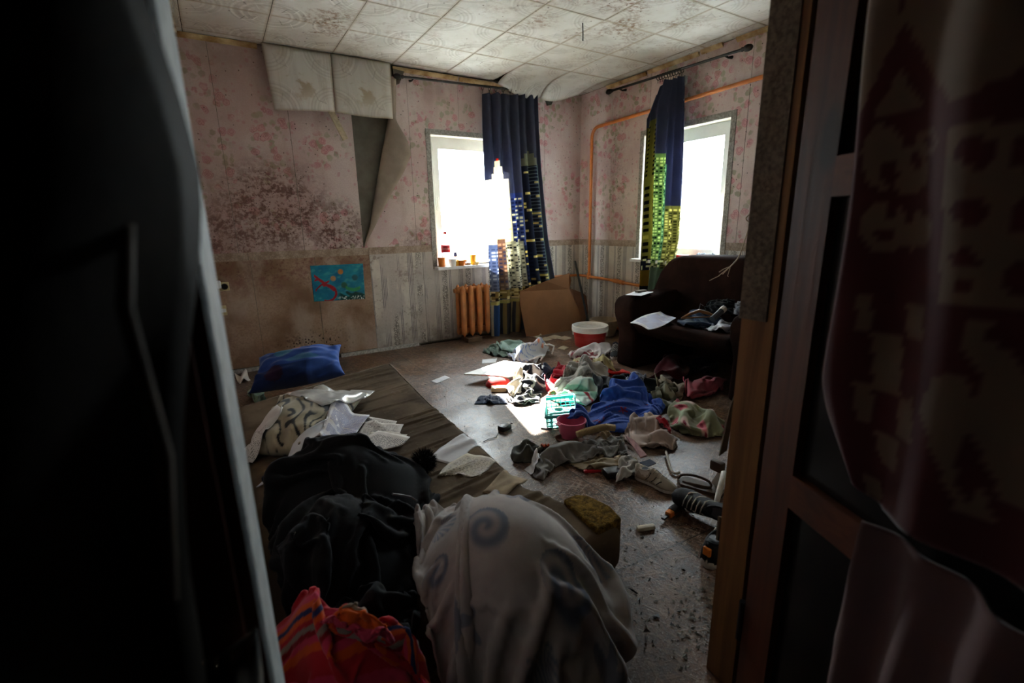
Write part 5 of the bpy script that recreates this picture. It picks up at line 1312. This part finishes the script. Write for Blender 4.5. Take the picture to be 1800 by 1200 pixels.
def paint_blue(u, v, U, V):
    col = flat(u, '#2b4c9c'); col = over(col, .3*sstep(snoise(*u.shape, 2, 2), 0, 1), '#3a62bc')
    for (cu, cv, r) in ((.18, .30, .08), (.42, .34, .04), (.45, .52, .05), (.30, .8, .05), (.8, .75, .06)):
        a = np.arctan2(v-cv, u-cu); d = np.hypot(u-cu, v-cv); col = over(col, (d < r*(.6+.4*np.cos(a*5)))*.9, '#9a2a34')
    return col
fold('blue_sheet', [(996, 758, .06), (1000, 744, .10), (1024, 716, .12), (1055, 690, .14), (1076, 672, .16), (1092, 665, .16), (1118, 674, .15), (1148, 693, .13), (1170, 708, .10), (1156, 724, .08), (1118, 732, .08), (1096, 750, .07), (1050, 748, .07)], '#fff', 'royal blue sheet with red stars on top of the clothes pile', 'sheet', mat=M['printcloth'], paint=paint_blue, n=(50, 44), up=3, ex=(1.18, 1.18), cor=(0, 5, 8, 10), bulk=.06, seed=17, freq=2.2)
fold('beige_cardigan', [(1094, 762, .05), (1112, 734, .08), (1134, 723, .09), (1167, 728, .08), (1172, 742, .07), (1182, 760, .05), (1191, 784, .01), (1183, 794, 0), (1146, 787, .01), (1120, 788, .02)], '#fff', 'pinkish beige cardigan with spotted cuff on the floor', mat=M['printcloth'], paint=lambda u, v, U, V: over(flat(u, '#a8948a'), ((hash2(np.floor(U*60), np.floor(V*60)) > .55)*(u > .72)*(v > .45))*.9, '#1c1a1c'), n=(42, 38), up=3, bulk=.09, seed=19, cor=(0, 3, 6, 8))
fold('red_rag', [(1152, 750, .06), (1160, 744, .08), (1180, 762, .05), (1176, 768, .04)], '#9a1826', 'red strip of cloth on the beige cardigan', 'cloth', n=(16, 12), bulk=.03)
fold('tan_sock', [(1044, 772, .02), (1060, 757, .06), (1078, 758, .06), (1070, 775, .03)], '#9a8468', 'tan balled-up sock below the corrugated hose', 'sock', n=(18, 18), bulk=.06)
# corrugated hose
pts = [np.array(F(px, py, z_)) for px, py, z_ in ((1014, 764, .085), (1030, 758, .095), (1050, 753, .10), (1066, 750, .10), (1080, 752, .09))]
pl = resample(pts, 60); o = MB().tube(pl, [.016+.0035*(1 if i % 2 else -1) for i in range(60)], 12).build('corrugated_hose', mat_plain('cream_plastic_hose', '#b9a27a', .5)); tag(o, 'cream corrugated plastic hose below the blue sheet', 'hose')

# trousers and rags nearer the door
fold('khaki_trousers', [(1002, 812), (1040, 800, .04), (1088, 799, .05), (1120, 797, .05), (1122, 812, .03), (1082, 828), (1020, 821)], '#938469', 'khaki trousers folded below the grey trousers', n=(38, 24), up=3, bulk=.03, seed=7, ex=(1.15, 1.35))
GT = thing('grey_trousers', 'grey drawstring trousers stretched across the floor', 'trousers', tuple(F(1020, 800)))
M['greytr'] = CM('grey_jersey', '#7d7b77')
cloth('leg', [(938, 840, 0), (944, 804, .0), (985, 790, .01), (1022, 782, .02), (1056, 772, .03), (1072, 798, .02), (1022, 814, .01), (984, 820, .0), (955, 846, 0)], M['greytr'], GT, n=(44, 24), up=3, ex=(1.2, 1.3), bulk=.06, cor=(0, 4, 5, 8), seed=3, freq=3.5)
cloth('hips', [(1046, 786, .02), (1068, 770, .03), (1092, 758, .04), (1099, 792, .02), (1074, 806, .01), (1050, 806, .01)], M['greytr'], GT, n=(26, 24), up=3, ex=(1.15, 1.25), bulk=.04, cor=(0, 2, 3, 5), seed=5)
cloth('waistband', [(1084, 752, .09), (1095, 750, .09), (1102, 792, .05), (1091, 796, .05)], CM('grey_rib', '#6f6c68'), GT, n=(10, 26), ex=(1.02, 1.3), bulk=.02, seed=6)
fold('dark_grey_rag', [(897, 795), (920, 780), (938, 782), (964, 798), (942, 808), (903, 810)], '#55554f', 'dark grey crumpled rag left of the grey trousers', 'cloth', n=(30, 26), up=3, bulk=.06, seed=4)
fold('orange_scrap', [(948, 790, .05), (958, 785, .06), (964, 796, .05), (955, 799, .05)], '#b04a28', 'small orange-red scrap on the dark grey rag', 'cloth', n=(10, 10), bulk=.02)
paper('torn_paper', [(922, 822), (944, 804), (948, 818), (934, 834)], M['blank'], 'torn white paper poking out under the grey trousers', .01)
fold('white_plastic_scrap', [(1082, 844), (1090, 816, .03), (1112, 802, .06), (1122, 806, .06), (1118, 828, .03), (1100, 842)], '#c4c0ba', 'scrunched white plastic sheet left of the beige trainer', 'plastic', n=(26, 24), up=3, bulk=.07, seed=9, th=.003)
o = slab([F(1100, 768, .10), F(1115, 776, .10), F(1137, 802, .06), (F(1126, 806, .06))], .012, 'card_box', mat_plain('pink_white_card', '#b98f92', .6, .3, .3, 30)); tag(o, 'flat pink and white card box leaning on the khaki trousers', 'box')
o = slab([F(1124, 814, .05), F(1142, 808, .05), F(1153, 815, .04), F(1136, 822, .04)], .006, 'navy_card', mat_plain('navy_card', '#2a3348', .6)); tag(o, 'navy and white card behind the beige trainer', 'card')
o = MB().rbox((-.05, -.012, 0), (.05, .012, .012), .003, M=Matrix.Translation(F(1044, 829)) @ Matrix.Rotation(-.5, 4, 'Z')).build('red_lighter', M['redlabel']); tag(o, 'thin red plastic case under the khaki trousers', 'case')
o = MB().rbox((-.04, -.03, 0), (.04, .03, .035), .008, M=Matrix.Translation(F(1076, 836)) @ Matrix.Rotation(-.3, 4, 'Z')).build('black_case', M['black'], auto=40); tag(o, 'small black case under the white plastic', 'case')
o = MB().tube(smoothpath([F(1171, 794, .02), F(1175, 810, .015), F(1179, 824, .01), F(1183, 830, .01), F(1189, 832, .01), F(1194, 830, .01)], 4), .0065, 8).build('plastic_hook', mat_plain('cream_plastic_rod', '#b5ada0', .5)); tag(o, 'cream plastic rod with hooked end on the floor', 'rod')

# shoes
def sneaker(name, label, heel, toe, mu_, ms_, mi, lace=None, tiltx=0.0, z=0.0, hs=1.0):
    heel = np.array(heel); toe = np.array(toe); L = np.linalg.norm((toe-heel)[:2]); ang = math.atan2(toe[1]-heel[1], toe[0]-heel[0])
    MM = Matrix.Translation((heel[0], heel[1], z)) @ Matrix.Rotation(ang, 4, 'Z') @ Matrix.Rotation(tiltx, 4, 'X')
    t = thing(name, label, 'shoe', (heel[0], heel[1], z)); k = L/.28
    so = [(0, .0), (.01, .024), (.04, .035), (.10, .033), (.16, .040), (.20, .047), (.24, .043), (.27, .026), (.28, 0)]
    poly = [(x*k, y*k) for x, y in so]+[(x*k, -y*k) for x, y in so[-2:0:-1]]
    m_ = prismb(poly, .0, .034*k, 2, .006, 2); m_.v = [tuple(MM @ Vector(p)) for p in m_.v]; m_.build('sole', ms_, t, auto=40)
    S_ = np.linspace(0, 1, 26); hh = np.interp(S_, [0, .08, .3, .42, .5, .7, .88, 1], [.092, .106, .094, .104, .098, .072, .054, .034])*hs; ww = np.interp(S_*.28, [a for a, b in so], [b for a, b in so])*.96+.004
    th_ = np.linspace(0, math.pi, 17); P = np.zeros((26, 17, 3))
    for i in range(26):
        op_ = np.clip(1-abs(S_[i]-.22)/.2, 0, 1)
        for j, a in enumerate(th_):
            P[i, j] = MM @ Vector((S_[i]*.277*k+.0015, -math.cos(a)*ww[i]*k*(1-.18*math.sin(a)), (.024+(hh[i]-.02)*math.sin(a)**.75*(1-.25*op_*max(0, math.sin(a)-.75)/.25))*k))
    gridmesh('upper', P, mu_, t, .004)
    el = [(.062*k+.045*k*math.cos(a), .021*k*math.sin(a)) for a in np.linspace(0, 2*math.pi, 16, endpoint=False)]
    MB().prism(el, .083*k*hs, .0885*k*hs, 2, MM).build('lining', mi, t)
    cl = [tuple(MM @ Vector((.062*k+.048*k*math.cos(a), .024*k*math.sin(a), (.090+.007*math.cos(2*a))*k*hs))) for a in np.linspace(0, 2*math.pi, 17)]
    MB().tube(cl, .006*k, 6).build('collar', mu_, t, smooth=True)
    for sd in (-1, 1):
        for i in range(3):
            s0 = .34+.14*i; w_ = np.interp(s0*.28, [a for a, b in so], [b for a, b in so])*k
            MB().tube([MM @ Vector((s0*.28*k, sd*w_*1.0, .036*k)), MM @ Vector(((s0+.07)*.28*k, sd*w_*.93, .058*k)), MM @ Vector(((s0+.10)*.28*k, sd*w_*.72, np.interp(s0+.1, S_, hh)*.86*k))], .0035*k, 6).build('side_stripe', ms_ if mu_ is not M.get('trainer') else mi, t, smooth=True)
    if lace is not None:
        for i in range(5):
            s0 = .42+.075*i; h0 = (np.interp(s0, S_, hh)+.004)*k; w_ = .026*k
            MB().tube([MM @ Vector((s0*.28*k, -w_, h0-.010)), MM @ Vector(((s0+.02)*.28*k, 0, h0+.004)), MM @ Vector(((s0+.045)*.28*k, w_, h0-.014))], .0028*k, 6).build('lace', lace, t, smooth=True)
    return t
g = G('beige_mesh_trainer'); uvn = g.noise(g.obj(), 25, 3); M['trainer'] = g.fin(g.mix(g.gt(uvn, .55), '#9a8e7e', '#c4bbad'), .7, .3, g.bump(g.noise(g.obj(), 200, 2), .3, .002))
M['solewhite'] = mat_plain('scuffed_white_rubber', '#cfc8be', .6, .3, .25, 40); M['blackmesh'] = mat_plain('black_mesh', '#17181b', .7, .3, .3, 60); M['lace'] = mat_plain('off_white_lace', '#b5ada0', .8, .2)
sneaker('trainer_shoe', 'beige running shoe with pale laces at the front of the clothes', F(1116, 838), F(1188, 868), M['trainer'], M['solewhite'], M['blackmesh'], M['lace'])
t = sneaker('black_trainer', 'black trainer with white sole edge lying on its side by the door post', F(1300, 912, .04), F(1184, 870, .04), M['blackmesh'], M['solewhite'], M['black'], M['lace'], tiltx=-1.15, z=.045)
t = sneaker('black_trainer', 'black high trainer with white sole and orange tab behind the door post', F(1240, 1000), F(1240, 1000)+np.array([.27, .06, 0]), M['blackmesh'], M['solewhite'], M['black'], M['lace'], z=0)
cc_ = F(1240, 985, .06); MB().rbox((-.006, -.014, .055), (.006, .014, .085), .003, M=Matrix.Translation(F(1240, 1000))).build('heel_tab', M['orcup'], t)
t = sneaker('dark_trainer', 'dark trainer with white laces beside the sofa arm', (-.64, -1.32, 0), (-.83, -1.52, 0), M['blackmesh'], M['solewhite'], M['black'], M['lace'])
# cutter in orange and black, sandal straps
oc = F(1193, 897); _d = F(1212, 882)-F(1177, 908); Mo = Matrix.Translation(oc) @ Matrix.Rotation(math.atan2(_d[1], _d[0]), 4, 'Z')
t = thing('utility_cutter', 'orange and black utility cutter on the floor by the black trainer', 'cutter', tuple(oc))
MB().rbox((-.085, -.014, .004), (.075, .014, .030), .006, M=Mo).build('body', M['orcup'], t, auto=40); MB().rbox((-.06, -.0155, .010), (.085, .0155, .034), .005, M=Mo).build('grip', M['black'], t, auto=40); MB().rbox((-.12, -.008, .012), (-.083, .008, .020), .002, M=Mo).build('nose', M['black'], t)
M['leather'] = mat_plain('brown_leather', '#4a382a', .6, .3, .3, 40)
t = thing('sandal', 'brown strappy sandal with buckle lying beside the door post', 'sandal', tuple(F(1240, 850)))
lp = [F(px, py, z_) for px, py, z_ in ((1192, 840, .02), (1200, 834, .05), (1222, 836, .06), (1246, 846, .04), (1248, 856, .02), (1225, 852, .02), (1200, 846, .015))]
MB().tube(smoothpath(lp), .006, 6).build('strap', M['leather'], t, smooth=True)
so_ = [F(px, py, .0)[:2] for px, py in ((1190, 846), (1205, 842), (1250, 856), (1275, 868), (1268, 876), (1230, 866), (1196, 856))]
MB().prism([tuple(q) for q in so_], .002, .016, 2).build('sole', M['leather'], t)
MB().rbox((-.012, -.02, 0), (.012, .02, .09), .004, M=Matrix.Translation(F(1258, 852)) @ Matrix.Rotation(.4, 4, 'X')).build('buckle', M['solewhite'], t); MB().rbox((-.018, -.03, .07), (.018, .03, .12), .01, M=Matrix.Translation(F(1258, 852))).build('heel_strap', M['leather'], t, auto=40)
o = MB().tube([F(1272, 830, .14), F(1268, 850, .12), F(1262, 872, .09), F(1258, 890, .06), F(1262, 896, .04)], [.010, .012, .011, .009, .006], 8).build('bone_strap', M['solewhite'], smooth=True); tag(o, 'off-white strap hanging by the door post above the black trainer', 'strap')

# small litter
o = MB().rbox((-.036, -.011, 0), (.036, .011, .016), .004, M=Matrix.Translation(F(1135, 930)) @ Matrix.Rotation(-.35, 4, 'Z')).build('plaster_lump', mat_plain('pale_plaster', '#d3ccba', .9, .1, .2, 60, .6), auto=40); tag(o, 'oblong pale plaster lump alone on the bare floor', 'lump')
t = thing('charger', 'small black charger with cord on the sunlit floor', 'charger', tuple(F(887, 753)))
Mr = Matrix.Translation(F(887, 755)) @ Matrix.Rotation(.3, 4, 'Z'); MB().rbox((-.035, -.025, 0), (.035, .025, .03), .006, M=Mr).build('body', M['black'], t, auto=40)
MB().tube([F(896, 756, .004), F(890, 764, .004), F(876, 760, .004), F(872, 768, .004), F(858, 772, .004), F(850, 776, .004)], .002, 5).build('cord', M['black'], t)
rg = np.random.default_rng(12); deb = MB()
def crumb(m, c, s):
    q = [np.array(c)+rg.normal(size=3)*s*np.array([1, 1, .5]) for _ in range(4)]
    for p in q: p[2] = max(.0005, p[2])
    m.add(q, [(0, 1, 2), (0, 3, 1), (1, 3, 2), (2, 3, 0)])
for i in range(700):
    if i < 160: c = F(rg.normal(1215, 30), rg.normal(1085, 55))
    elif i < 340: c = F(rg.uniform(1060, 1250), rg.uniform(880, 1180))
    else: c = (rg.uniform(-2.6, -.9), rg.uniform(-3.6, -.3), 0)
    c = np.array(c); c[2] = HF.get(np.array([c[0]]), np.array([c[1]]))[0]+.002
    if c[2] > .02 or c[1] < -3.78: continue
    crumb(deb, c, rg.uniform(.0015, .006) if i < 160 else rg.uniform(.001, .004))
o = deb.build('plaster_crumbs', mat_plain('grey_green_crumbs', '#85837a', .95, .1, .5, 90)); o['kind'] = 'stuff'; tag(o, 'plaster crumbs and grit scattered over the chipboard floor', 'debris')
deb = MB()
for i in range(130):
    c = np.array(F(rg.uniform(1060, 1230), rg.uniform(880, 1150))) if i < 80 else np.array((rg.uniform(-2.6, -1), rg.uniform(-3.0, -.4), 0)); c[2] = HF.get(np.array([c[0]]), np.array([c[1]]))[0]+.002
    if c[2] < .02: crumb(deb, c, rg.uniform(.002, .007))
o = deb.build('dark_litter', M['black']); o['kind'] = 'stuff'; tag(o, 'dark crumbs of dirt scattered over the chipboard floor', 'debris')

# ------------------------------------------------------------------ under and on the sofa
fold('white_underwear', [(1152, 660, .02), (1168, 640, .07), (1182, 630, .09), (1198, 646, .06), (1196, 662, .02), (1172, 668, .02)], '#a8a2a4', 'white crumpled cloth with lace under the sofa front', 'cloth', n=(26, 24), bulk=.07, seed=3)
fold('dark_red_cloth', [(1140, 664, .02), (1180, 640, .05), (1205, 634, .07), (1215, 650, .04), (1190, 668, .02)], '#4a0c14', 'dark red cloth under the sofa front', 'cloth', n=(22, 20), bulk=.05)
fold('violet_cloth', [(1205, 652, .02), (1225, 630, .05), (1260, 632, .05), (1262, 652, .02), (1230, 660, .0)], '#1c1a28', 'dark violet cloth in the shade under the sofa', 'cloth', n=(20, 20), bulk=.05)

for o in SF.children: HF.mesh(o)
ZS = 1
o = slab([(-.90, -1.68, .592), (-.72, -1.62, .60), (-.68, -1.77, .606), (-.87, -1.82, .598)], .003, 'clipboard', M['blank']); tag(o, 'white clipboard paper on the sofa arm', 'clipboard')
MB().rbox((-.80, -1.72, .604), (-.70, -1.68, .622), .005).build('clip', mat_plain('brown_metal_clip', '#5a4a3a', .5, .5), o)
o = sheet_between([F(1108, 567, .46), F(1140, 580, .455), F(1188, 560, .455), F(1161, 545, .46)], (14, 14), .002, 'document_sheet', M['docb'], uvs=(.2, .28), warp=lambda u, v: np.stack([0*u, 0*u, .012*np.sin(u*3+v*4)], -1)); tag(o, 'printed sheet lying on the sofa seat', 'paper')
M['denim'] = CM('blue_denim', '#27384f')
fold('jeans', [(1191, 554, .47), (1198, 541, .50), (1234, 534, .52), (1266, 544, .50), (1272, 556, .47), (1240, 566, .46), (1205, 566, .46)], '#27384f', 'dark blue jeans heaped on the sofa seat', 'jeans', n=(30, 24), up=3, bulk=.07, seed=3, mat=M['denim'])
t = thing('coat_hanger', 'wooden coat hanger on the jeans on the sofa', 'hanger', tuple(F(1225, 556, .5)))
M['hwood'] = mat_plain('honey_wood', '#8a5a2e', .5, .4, .2)
ha, hb, hc = F(1198, 559, .53), F(1229, 546, .57), F(1258, 556, .53)
MB().tube([ha, ha*.5+hb*.5+np.array([0, 0, .004]), hb, hb*.5+hc*.5+np.array([0, 0, .004]), hc], [.006, .011, .012, .011, .006], 8).build('shoulders', M['hwood'], t, smooth=True); MB().tube([ha, hc], .005, 8).build('bar', M['hwood'], t, smooth=True)
MB().tube([hb, hb+np.array([0, 0, .02]), hb+np.array([.02, .01, .045]), hb+np.array([.04, .0, .03])], .002, 6).build('hook', mat_plain('steel_wire', '#77777a', .4, .5), t)
a, b = F(1252, 561, .54), F(1274, 541, .60); o = thing('remote_control', 'dark grey remote control on the sofa beside the white bag', 'remote', tuple(a))
MB().tube([a, b], .020, 8).build('case', mat_plain('dark_grey_plastic', '#34383e', .4, .4), o, auto=40); MB().tube([b*.72+a*.28, b*.95+a*.05], .0215, 8).build('end_cap', M['solewhite'], o)
fold('white_carrier_bag', [(1238, 573, .44), (1254, 560, .48), (1306, 552, .50), (1298, 574, .45), (1266, 581, .44)], '#b9bcc2', 'white plastic bag lying on the sofa seat', 'bag', n=(28, 22), up=3, bulk=.06, th=.003, mat=mat_cloth('white_polythene', '#b9bcc4', rough=.35, sheen=0))
o = pillow('grey_bag', [B(1288, 552, -.62), B(1325, 552, -.62), B(1325, 530, -.55), B(1296, 534, -.55)], .10, CM('grey_polythene', '#7c8088'), n=24, seed=3, wr=.02); tag(o, 'grey plastic bag at the door-post end of the sofa', 'bag')
o = pillow('dark_bundle', [B(1236, 552, -.52), B(1300, 552, -.52), B(1292, 526, -.46), B(1248, 528, -.46)], .12, CM('black_wool', '#0e1416'), n=24, seed=4, wr=.02); tag(o, 'black bundle against the sofa back behind the jeans', 'cloth')
t = thing('electric_wires', 'frayed cream electric wires dangling in front of the sofa back', 'wire', tuple(B(1325, 376, -.6)))
w0 = [np.array([-.006, -3.05, 1.62]), np.array([-.25, -2.95, 1.45]), B(1326, 372, -.62), B(1318, 395, -.62), B(1308, 425, -.62), B(1298, 452, -.62), B(1284, 468, -.62)]
M['wire'] = mat_plain('cream_wire', '#a8937a', .6)
MB().tube(smoothpath(w0), .004, 6).build('cable', M['wire'], t)
for k_, e in enumerate(((1264, 478), (1270, 482), (1247, 493), (1280, 486))): MB().tube([w0[-1], (w0[-1]+B(*e, -.63))/2+np.array([0, .01, -.01*k_]), B(*e, -.63)], .0028, 6).build('strand', M['wire'], t)
MB().tube([B(1327, 374, -.62), B(1324, 384, -.62)], .008, 8).build('sleeve', mat_plain('green_tape', '#2c6a52', .5), t)
# ------------------------------------------------------------------ open door with blanket, coat in the corridor
HG = A(1397, 343, -3.93)[:2]; DR = np.array([-.41, -.91]); DR /= np.hypot(*DR); DN = np.array([DR[1], -DR[0]])   # DN points to the camera side
if DN@(CAM[:2]-HG) < 0: DN = -DN
def D(t, z, off=0.0): q = HG+DR*t+DN*off; return np.array([q[0], q[1], z])
def dbox(m, t0, t1, z0, z1, o0=-.04, o1=0.0):
    V = [D(t, z, o) for z in (z0, z1) for (t, o) in ((t0, o0), (t1, o0), (t1, o1), (t0, o1))]
    return m.add(V, [(0, 3, 2, 1), (4, 5, 6, 7), (0, 1, 5, 4), (1, 2, 6, 5), (2, 3, 7, 6), (3, 0, 4, 7)])
door = struct(dbox(MB(), 0, .082, .0, 2.04).build('door_1', M['doorwood']))
dbox(MB(), .70, .79, .0, 2.04).build('stile', M['doorwood'], door)
for z0, z1 in ((1.19, 1.25), (.64, .705), (1.93, 2.04), (.0, .14)): dbox(MB(), .082, .70, z0, z1).build('rail', M['doorwoodH'], door)
M['darkglass'] = mat_plain('dark_door_glass', '#1d1a18', .25, .5, .2, 6, .05)  # stands for dark glass: opaque, with the darkness put into its colour
for z0, z1 in ((.14, .64), (.705, 1.19), (1.25, 1.93)): dbox(MB(), .082, .70, z0, z1, -.026, -.016).build('door_panel', M['darkglass'], door)
for zz_ in (.3, 1.7): MB().tube([D(-.008, zz_-.05, .0), D(-.008, zz_+.05, .0)], .007, 8).build('hinge', M['black'], door)

def project(P):
    d = P-CAM; w = d@FWD; return 900+FPX*(d@RIGHT)/w, 600-FPX*(d@UP)/w
def paint_blanket(P):
    X, Y = project(P); r = '#431517'; b = '#635141'; col = flat(X, r)
    def poly(pts, c):
        nonlocal col
        ins = np.zeros(X.shape, bool); n = len(pts)
        for i in range(n):
            (x0, y0), (x1, y1) = pts[i], pts[(i+1) % n]
            cr = ((y0 > Y) != (y1 > Y)) & (X < (x1-x0)*(Y-y0)/((y1-y0) or 1e-9)+x0); ins ^= cr
        col[ins] = lin(c)
    def ell(cx, cy, rx, ry, c): col[((X-cx)/rx)**2+((Y-cy)/ry)**2 < 1] = lin(c)
    poly([(1500, -60), (1572, -60), (1588, 40), (1515, 190), (1500, 190)], b); poly([(1604, -60), (1820, -60), (1820, 110), (1670, 180), (1590, 40)], b)
    poly([(1584, 120), (1534, 206), (1626, 190)], b)
    poly([(1664, 222), (1830, 205), (1830, 545), (1650, 536)], b)
    for (cx, cy, rx, ry) in ((1716, 268, 40, 26), (1704, 372, 34, 24), (1696, 456, 27, 18), (1692, 503, 19, 12), (1806, 265, 30, 34), (1800, 380, 26, 32), (1790, 490, 30, 30)): ell(cx, cy, rx, ry, r)
    ell(1552, 275, 38, 56, b); ell(1596, 300, 36, 40, b); ell(1562, 305, 18, 20, r); ell(1612, 280, 12, 14, r); ell(1628, 250, 20, 24, b); ell(1634, 252, 9, 12, r)
    ell(1552, 400, 42, 46, b); ell(1604, 404, 34, 34, b); ell(1556, 412, 20, 8, r); ell(1566, 370, 9, 12, r); ell(1600, 380, 10, 10, r)
    for q in ([(1505, 520), (1532, 522), (1532, 582), (1504, 578)], [(1594, 530), (1624, 533), (1620, 597), (1592, 594)], [(1532, 584), (1588, 592), (1582, 700), (1534, 680)], [(1500, 672), (1534, 680), (1534, 746), (1504, 740)], [(1580, 700), (1604, 702), (1600, 780), (1576, 770)], [(1536, 752), (1578, 770), (1574, 830), (1548, 812)], [(1518, 830), (1548, 845), (1552, 880), (1522, 870)]): poly(q, b)
    poly([(1692, 566), (1740, 562), (1745, 575), (1712, 585), (1740, 600), (1780, 620), (1800, 650), (1820, 700), (1820, 900), (1760, 880), (1700, 740), (1722, 660), (1692, 620)], b)
    poly([(1640, 660), (1690, 655), (1714, 700), (1706, 820), (1760, 930), (1680, 900), (1640, 800), (1614, 720)], b); ell(1700, 820, 20, 60, r)
    return col
nu, nv = 90, 170; u, v = np.meshgrid(np.linspace(0, 1, nu), np.linspace(0, 1, nv), indexing='ij')
T_ = .148+.50*u+.008*np.sin(v*9); zb = .755+.03*u; Zb = zb+(1.99-zb)*v
off = .022+.012*np.sin(u*21+1.5*np.sin(v*4))*(1-.5*v)+.006*np.sin(v*13+u*6)
rc_ = np.clip((.25-u)/.25, 0, 1)*np.clip((.14-v)/.14, 0, 1)**1.5; T_ = T_+.075*rc_
Pb = HG[None, None]+DR*T_[..., None]+DN*off[..., None]; Pb = np.dstack([Pb, Zb+.04*rc_])
o = gridmesh('fleece_blanket', Pb if np.cross(Pb[1, 0]-Pb[0, 0], Pb[0, 1]-Pb[0, 0])@np.array([*DN, 0]) > 0 else Pb[:, ::-1], mat_cloth('dark_red_fleece', attr=True), None, .006, None, paint_blanket(Pb if np.cross(Pb[1, 0]-Pb[0, 0], Pb[0, 1]-Pb[0, 0])@np.array([*DN, 0]) > 0 else Pb[:, ::-1]))
tag(o, 'dark red fleece blanket with beige farm-animal pattern hung over the open door', 'blanket')
u, v = np.meshgrid(np.linspace(0, 1, 60), np.linspace(0, 1, 60), indexing='ij')
tl_ = np.interp(v, [0, .3, .7, 1], [.255, .252, .262, .272]); T_ = tl_+(.36-.02*v)*u
zt_ = .745; zl = np.interp(u, [0, .2, .4, .6, 1], [.44, .40, .36, .36, .38]); Zp = zl+(zt_-zl)*v
off = .034+.016*np.sin(u*24+2.5*v)*(1.1-.6*v)+.01*np.sin(u*9-4*v)
Pp = np.dstack([HG[None, None]+DR*T_[..., None]+DN*off[..., None], Zp]); fl_ = np.cross(Pp[1, 0]-Pp[0, 0], Pp[0, 1]-Pp[0, 0])@np.array([*DN, 0]) > 0
o = gridmesh('pink_cloth', Pp if fl_ else Pp[:, ::-1], mat_cloth('dusty_pink_towelling', '#5e4442'), None, .006); tag(o, 'dusty pink cloth hanging on the door below the blanket', 'cloth')

# coat hung on the corridor side of the left post
CT = thing('hanging_coat', 'dark hooded coat hanging beside the left door post', 'coat', (-3.85, -4.07, .4))
u, v = np.meshgrid(np.linspace(0, 1, 50), np.linspace(0, 1, 80), indexing='ij'); zc = .35+1.42*v
xr = np.interp(zc, [.35, .75, .95, 1.05, 1.10, 1.15, 1.19, 1.23, 1.28, 1.5, 1.77], [-3.70, -3.695, -3.678, -3.664, -3.658, -3.650, -3.644, -3.648, -3.656, -3.70, -3.80]); X_ = xr-.55*u
Y_ = -4.045-.06*np.sin(np.clip(u*1.25+.0, 0, 1)*math.pi)**.6-.016*np.sin(u*26+3*np.sin(zc*5))-.010*np.sin(zc*21+u*8)
M['coat'] = mat_plain('dark_olive_quilted_cloth', '#2b261f', .8, .2, .35, 12)
gridmesh('coat_front', np.stack([X_, Y_, zc], -1), M['coat'], CT, .02)
MB().tube([(-3.80, -4.05, 1.80), (-3.95, -4.06, 1.83), (-4.2, -4.06, 1.80)], [.03, .05, .03], 10).build('hood', M['coat'], CT, smooth=True)
MB().tube([(-3.662, -4.07, 1.17), (-3.668, -4.10, 1.12), (-3.664, -4.105, 1.04), (-3.676, -4.10, .95)], .004, 6).build('drawcord', mat_plain('faded_cord', '#6b6056', .8), CT, smooth=True)
MB().tube([(-4.0, -3.93, 1.86), (-4.0, -4.03, 1.86), (-4.0, -4.05, 1.89)], .01, 8).build('coat_hook', M['black'], CT)
def paint_fur(u, v):
    return over(over(flat(u, '#4a4034'), sstep(snoise(*u.shape, 3, 6), 0, .4), '#1d1812'), sstep(snoise(*u.shape, 9, 8), .7, 1.0), '#8d7d68')
o = pillow('speckled_bag', [(-3.80, -4.03, .40), (-3.640, -4.03, .42), (-3.640, -4.02, .845), (-3.76, -4.02, .86)], .10, M['printcloth'], n=40, paint=paint_fur, seed=5, wr=.008); tag(o, 'speckled brown bag hanging low by the left door post', 'bag')

# torn lining on the right post
M['lining'] = mat_plain('torn_grey_lining_paper', '#7d7262', .9, .1, .35, 30)
slab([A(1291, 692, -3.775), A(1284, 745, -3.77), A(1276, 790, -3.76), A(1263, 800, -3.755), A(1272, 760, -3.76), A(1282, 715, -3.77)], .004, 'torn_lining', M['lining'], trr)
slab([A(1262, 906, -3.78), A(1270, 908, -3.782), A(1268, 950, -3.784), A(1258, 948, -3.782)], .006, 'splinter', M['lining'], trr)
